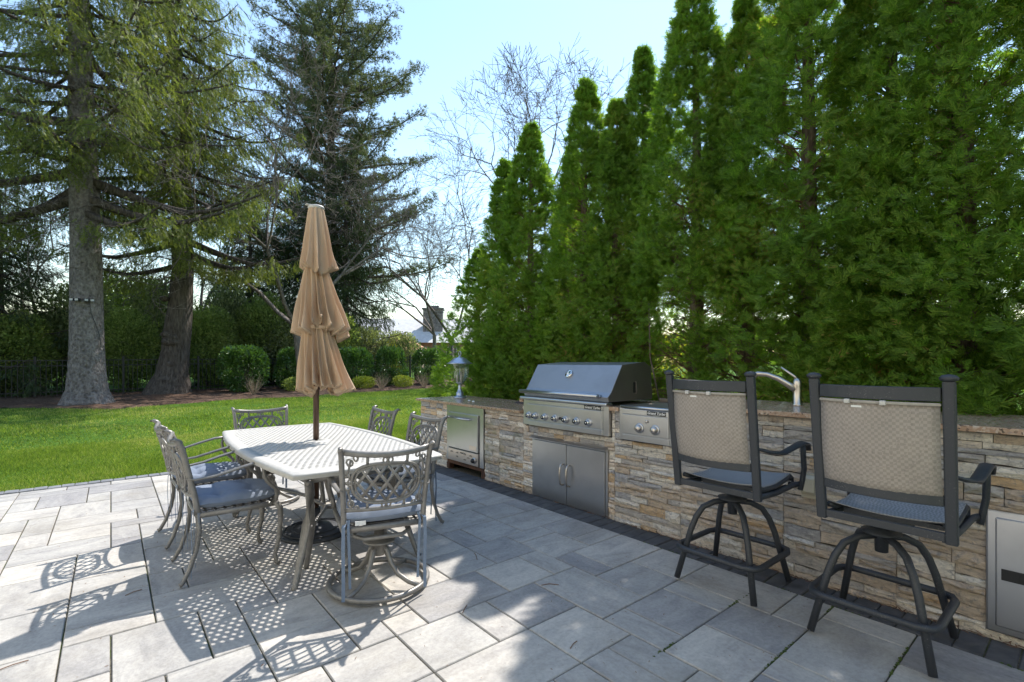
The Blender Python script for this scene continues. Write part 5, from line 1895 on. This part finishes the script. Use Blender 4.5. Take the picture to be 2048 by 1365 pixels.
# fixed chairs on the two long sides, swivel chairs at the ends
place(fix, .575, 3.55, 0, 'fixed armchair on the left side of the table, nearest the camera')
place(copy_tree(fix), .555, 4.29, 1.5, 'fixed armchair on the left side of the table, farther one, partly behind its neighbour')
place(copy_tree(fix), 1.74, 3.53, 184, 'fixed armchair on the right of the table, backed by the stone wall end')
place(copy_tree(fix), 1.73, 4.34, 181, 'fixed armchair on the right side of the table, the one seen against the lawn')
place(swv, 1.20, 2.665, 74.5, 'swivel armchair at the near end of the table, on a ring base')
place(copy_tree(swv), 1.12, 4.92, -91, 'swivel armchair at the far end of the table, its back seen over the top')

# ------------------------------------------------------------------ bar stools
def make_stool(label):
    t = empty('bar_stool', (0, 0, 0), label=label, cat='bar stool', group='black sling bar stools by the stone wall')
    A = 'stool_paint'
    # hub and four bent legs
    MB().lathe([(.0001, .40), (.026, .40), (.028, .47), (.075, .485), (.08, .495), (.03, .503), (.03, .56), (.0001, .56)], 24).build('swivel_hub', A, t, True)
    for q in range(4):
        a_ = q * PI / 2 + PI / 4
        c, s_ = math.cos(a_), math.sin(a_)
        MB().tube([(.03 * c, .03 * s_, .475), (.10 * c, .10 * s_, .468), (.165 * c, .165 * s_, .435), (.205 * c, .205 * s_, .375), (.235 * c, .235 * s_, .30), (.315 * c, .315 * s_, .016)], .0165, 12, up=(-s_, c, 0)).build('leg', A, t, True)
    r = .262
    pts = []
    for q in range(4):
        a_ = q * PI / 2 + PI / 4
        for d_ in (-.16, 0, .16):
            rr = r * (1.04 if d_ else 1.10)
            pts.append((rr * math.cos(a_ + d_) * 1.06, rr * math.sin(a_ + d_) * 1.06, .20))
    MB().tube(pts, .0165, 10, closed=True, flat=1.0).build('foot_ring', A, t, True)
    # chair on top: seat frame leans on the hub; back towards -x
    up = empty('upper_chair', (-.12, -.085, 0)); up.parent = t
    bpy.data.objects.remove(up)
    ox, oy = -.13, -.085
    W2 = .215
    def Q_(x, y, z): return (x + ox, y + oy, z)
    for s in (-1, 1):
        b = MB()
        xt, xb = -.31, -.225
        zt, zb = 1.215, .60
        b.add([Q_(x + dx, s * (W2 + (.004 if z > 1 else 0)) + dy, z) for x, z in ((xb, zb), (xt, zt)) for dx, dy in ((-.014, -.019), (.014, -.019), (.014, .019), (-.014, .019))],
              [(0, 3, 2, 1), (4, 5, 6, 7), (0, 1, 5, 4), (1, 2, 6, 5), (2, 3, 7, 6), (3, 0, 4, 7)])
        po_ = b.build('back_post', A, t, bevel=.006)
        M1 = Matrix.Translation(Q_(xt - .002, s * (W2 + .004), zt)) @ Matrix.Diagonal((.8, 1, 1, 1))
        MB().lathe([(.02, 0), (.027, .005), (.029, .013), (.020, .022), (.0001, .026)], 16, M1).build('post_cap', A, po_, True)
    def back_x(z): return -.225 - (z - .60) * (.085 / .615)
    def bar(name, z, hgt, th=.012, bow=.045, x_off=0.0, w=W2 - .018, mat=A, ext=0):
        b = MB()
        n_ = 10
        vs, fs = [], []
        for i in range(n_ + 1):
            y = -w + 2 * w * i / n_
            x = back_x(z) + x_off - bow * (1 - (y / w) ** 2)
            for dx, dz in ((-th, -hgt), (th, -hgt), (th, hgt), (-th, hgt)):
                vs.append(Q_(x + dx, y, z + dz))
        for i in range(n_):
            for k in range(4):
                fs.append((i * 4 + k, i * 4 + (k + 1) % 4, i * 4 + 4 + (k + 1) % 4, i * 4 + 4 + k))
        fs += [(3, 2, 1, 0), tuple(n_ * 4 + k for k in range(4))]
        return b.add(vs, fs).build(name, mat, t, bevel=.003)
    bar('top_rail', 1.165, .026)
    bar('sling_rod', 1.128, .006, .006, x_off=-.012, mat='rod_taupe')
    bar('lower_rail', .765, .020, x_off=-.002)
    bar('rear_rail', .625, .016, .010, bow=.0)
    # woven sling of the back
    vs, fs = [], []
    nz, ny = 10, 12
    w = W2 - .022
    for j in range(nz + 1):
        z = .772 + (1.125 - .772) * j / nz
        for i in range(ny + 1):
            y = -w + 2 * w * i / ny
            x = back_x(z) - .045 * (1 - (y / w) ** 2) - .008 - .010 * math.sin(PI * j / nz)
            vs.append(Q_(x, y, z))
    for j in range(nz):
        for i in range(ny):
            a_ = j * (ny + 1) + i
            fs.append((a_, a_ + 1, a_ + ny + 2, a_ + ny + 1))
    o = MB().add(vs, fs).build('back_sling', 'sling_tan', t, True)
    so = o.modifiers.new('thickness', 'SOLIDIFY'); so.thickness = .003
    for yy in (-.035, .085):
        x = back_x(1.128) - .045 * (1 - (yy / w) ** 2) - .024
        p_ = Q_(x, yy, 1.128)
        MB().box(p_[0] - .006, p_[0] + .010, p_[1] - .010, p_[1] + .010, p_[2] - .009, p_[2] + .009).build('rod_clip', 'umbrella_cap', t, bevel=.003)
    p_ = Q_(back_x(1.11) - .045 * (1 - (.05 / w) ** 2) - .0125, .055, 1.108)
    MB().box(p_[0] - .001, p_[0] + .001, p_[1] - .018, p_[1] + .018, p_[2] - .004, p_[2] + .004).build('maker_tag', 'white_tag', o)
    # seat: two side rails with rolled front, grey sling between
    prof_ = [(-.20, .668), (-.12, .645), (.02, .640), (.14, .655), (.205, .668), (.232, .655), (.235, .632), (.215, .622)]
    for s in (-1, 1):
        MB().tube([Q_(x, s * .195, z - .010) for x, z in prof_], .013, 8, up=(0, 1, 0)).build('seat_rail', A, t, True)
        MB().tube([Q_(-.22, s * .205, .615), Q_(.0, s * .205, .60), Q_(.20, s * .218, .615), Q_(.245, s * .232, .615)], .012, 8, flat=1.3).build('side_rail', A, t, True)
    vs, fs = [], []
    pr = prof_
    ny = 10
    for (x, z) in pr:
        for i in range(ny + 1):
            y = -.198 + .396 * i / ny
            vs.append(Q_(x, y, z + .003 - .014 * (1 - (y / .198) ** 2)))
    for j in range(len(pr) - 1):
        for i in range(ny):
            a_ = j * (ny + 1) + i
            fs.append((a_, a_ + 1, a_ + ny + 2, a_ + ny + 1))
    o = MB().add(vs, fs).build('seat_sling', 'sling_grey', t, True)
    so = o.modifiers.new('thickness', 'SOLIDIFY'); so.thickness = .003
    MB().box(*(ox + .0, ox + .27), oy - .05, oy + .20, .565, .590).build('seat_plate', A, t, bevel=.004)
    MB().box(ox - .19, ox + .19, oy - .205, oy - .18, .592, .612).box(ox - .02, ox + .02, oy - .20, oy + .20, .5925, .6115).build('cross_rail', A, t)
    # arms
    for s in (-1, 1):
        y = s * (W2 + .018)
        b = MB().tube([Q_(-.255, s * W2, .865), Q_(-.16, s * (W2 + .03), .838), (Q_(-.05, s * (W2 + .045), .822)), Q_(.08, s * (W2 + .048), .838), Q_(.19, s * (W2 + .048), .850), Q_(.245, s * (W2 + .048), .838), Q_(.268, s * (W2 + .048), .805)], [.016, .020, .023, .024, .026, .026, .020], 10, flat=.42)
        b.build('arm', A, t, True)
        b = MB().tube([Q_(.215, s * (W2 + .046), .845), Q_(.222, s * (W2 + .044), .78), Q_(.245, s * (W2 + .040), .70), Q_(.250, s * (W2 + .030), .64), Q_(.240, s * (W2 + .022), .585)], .017, 8, up=(0, 1, 0), flat=.8)
        b.build('arm_support', A, t, True)
    return t
st1 = make_stool('farther black bar stool with a tan woven back, in front of the side burner corner')
st1.location = (2.80, 1.372, .0145)
st2 = copy_tree(st1)
st2.location = (2.78, .655, .0145)
st2['label'] = 'nearer black bar stool with worn paint, tan woven back, beside the stainless access door'

# ------------------------------------------------------------------ small things on the ground
deb = MB()
rd = random.Random(9)
for k in range(420):
    y = rd.uniform(-.4, 2.4) if rd.random() < .7 else rd.uniform(2.4, 5.6)
    x = 3.16 - abs(rd.gauss(0, .018))
    a_ = rd.uniform(0, PI)
    l = rd.uniform(.008, .028)
    z = .0135 + rd.uniform(0, .012)
    dx, dy = l * math.cos(a_), l * math.sin(a_)
    deb.add([(x - dx, y - dy, z), (x + dy * .12, y - dx * .12, z + .003), (x + dx, y + dy, z + rd.uniform(0, .006)), (x - dy * .12, y + dx * .12, z + .001)], [(0, 1, 2, 3)])
tag(deb.build('needle_litter', 'dry_twig'), kind='stuff')
for k, (x, y, a_, l, lab) in enumerate([(1.86, 2.62, 1.0, .055, 'thin dark twig on the shaded slabs right of the swivel chair'), (1.62, 1.52, .2, .035, 'short dark stick beside a sun fleck near the bottom edge'), (1.95, 2.02, 2.4, .05, 'reddish thin stalk on the shaded slabs in front of the cabinet doors'), (.10, 3.42, .3, .04, 'small brown twig on the sunny slabs left of the chairs'), (-.32, 2.92, .1, .05, 'brown seed stalk at a slab joint near the left edge'), (1.42, 2.10, .6, .04, 'curved twig on the slabs below the ring base')]):
    b = MB().tube([(x - l * math.cos(a_), y - l * math.sin(a_), .018), (x, y + .006, .021), (x + l * math.cos(a_ + .2), y + l * math.sin(a_ + .2), .018)], .0022, 5)
    tag(b.build('twig', 'dry_twig'), lab, 'twig', 'twigs fallen on the paving')
moss = MB()
for k in range(900):
    j = rd.choice([(17 * PM - .002, 0), (0, PY0 - 4 * PM), (0, PY0 - 2 * PM), (0, PY0 + 0 * PM)])
    if j[0]:
        x, y = j[0] + rd.gauss(0, .004), rd.uniform(.2, 2.2)
    else:
        y, x = j[1] + rd.gauss(0, .003), rd.uniform(1.7, 2.93)
    if math.sin(x * 9) * math.sin(y * 7 + 1) < .15: continue
    z = .006 + rd.uniform(0, .010)
    r_ = rd.uniform(.003, .008)
    deb_ = [(x - r_, y - r_ * .4, z), (x + r_ * .3, y - r_, z), (x + r_, y + r_ * .5, z), (x - r_ * .2, y + r_, z), (x, y, z + .004)]
    moss.add(deb_, [(0, 1, 4), (1, 2, 4), (2, 3, 4), (3, 0, 4)])
simple('moss_green', (.03, .06, .01), (.08, .11, .02), 40, .95)
tag(moss.build('moss', 'moss_green'), kind='stuff')

# seeds, needle scraps and specks blown over the paving
scr = MB()
for k in range(520):
    x, y = rd.uniform(-.9, 2.9), rd.uniform(.9, 6.7)
    a_ = rd.uniform(0, PI)
    l, w = rd.uniform(.003, .011), rd.uniform(.0008, .003)
    dx, dy = l * math.cos(a_), l * math.sin(a_)
    wx, wy = -w * math.sin(a_), w * math.cos(a_)
    z = .0168
    scr.add([(x - dx, y - dy, z), (x + wx, y + wy, z + .001), (x + dx, y + dy, z + rd.uniform(0, .003)), (x - wx, y - wy, z + .001)], [(0, 1, 2, 3)])
tag(scr.build('paving_litter', 'dry_twig'), kind='stuff')
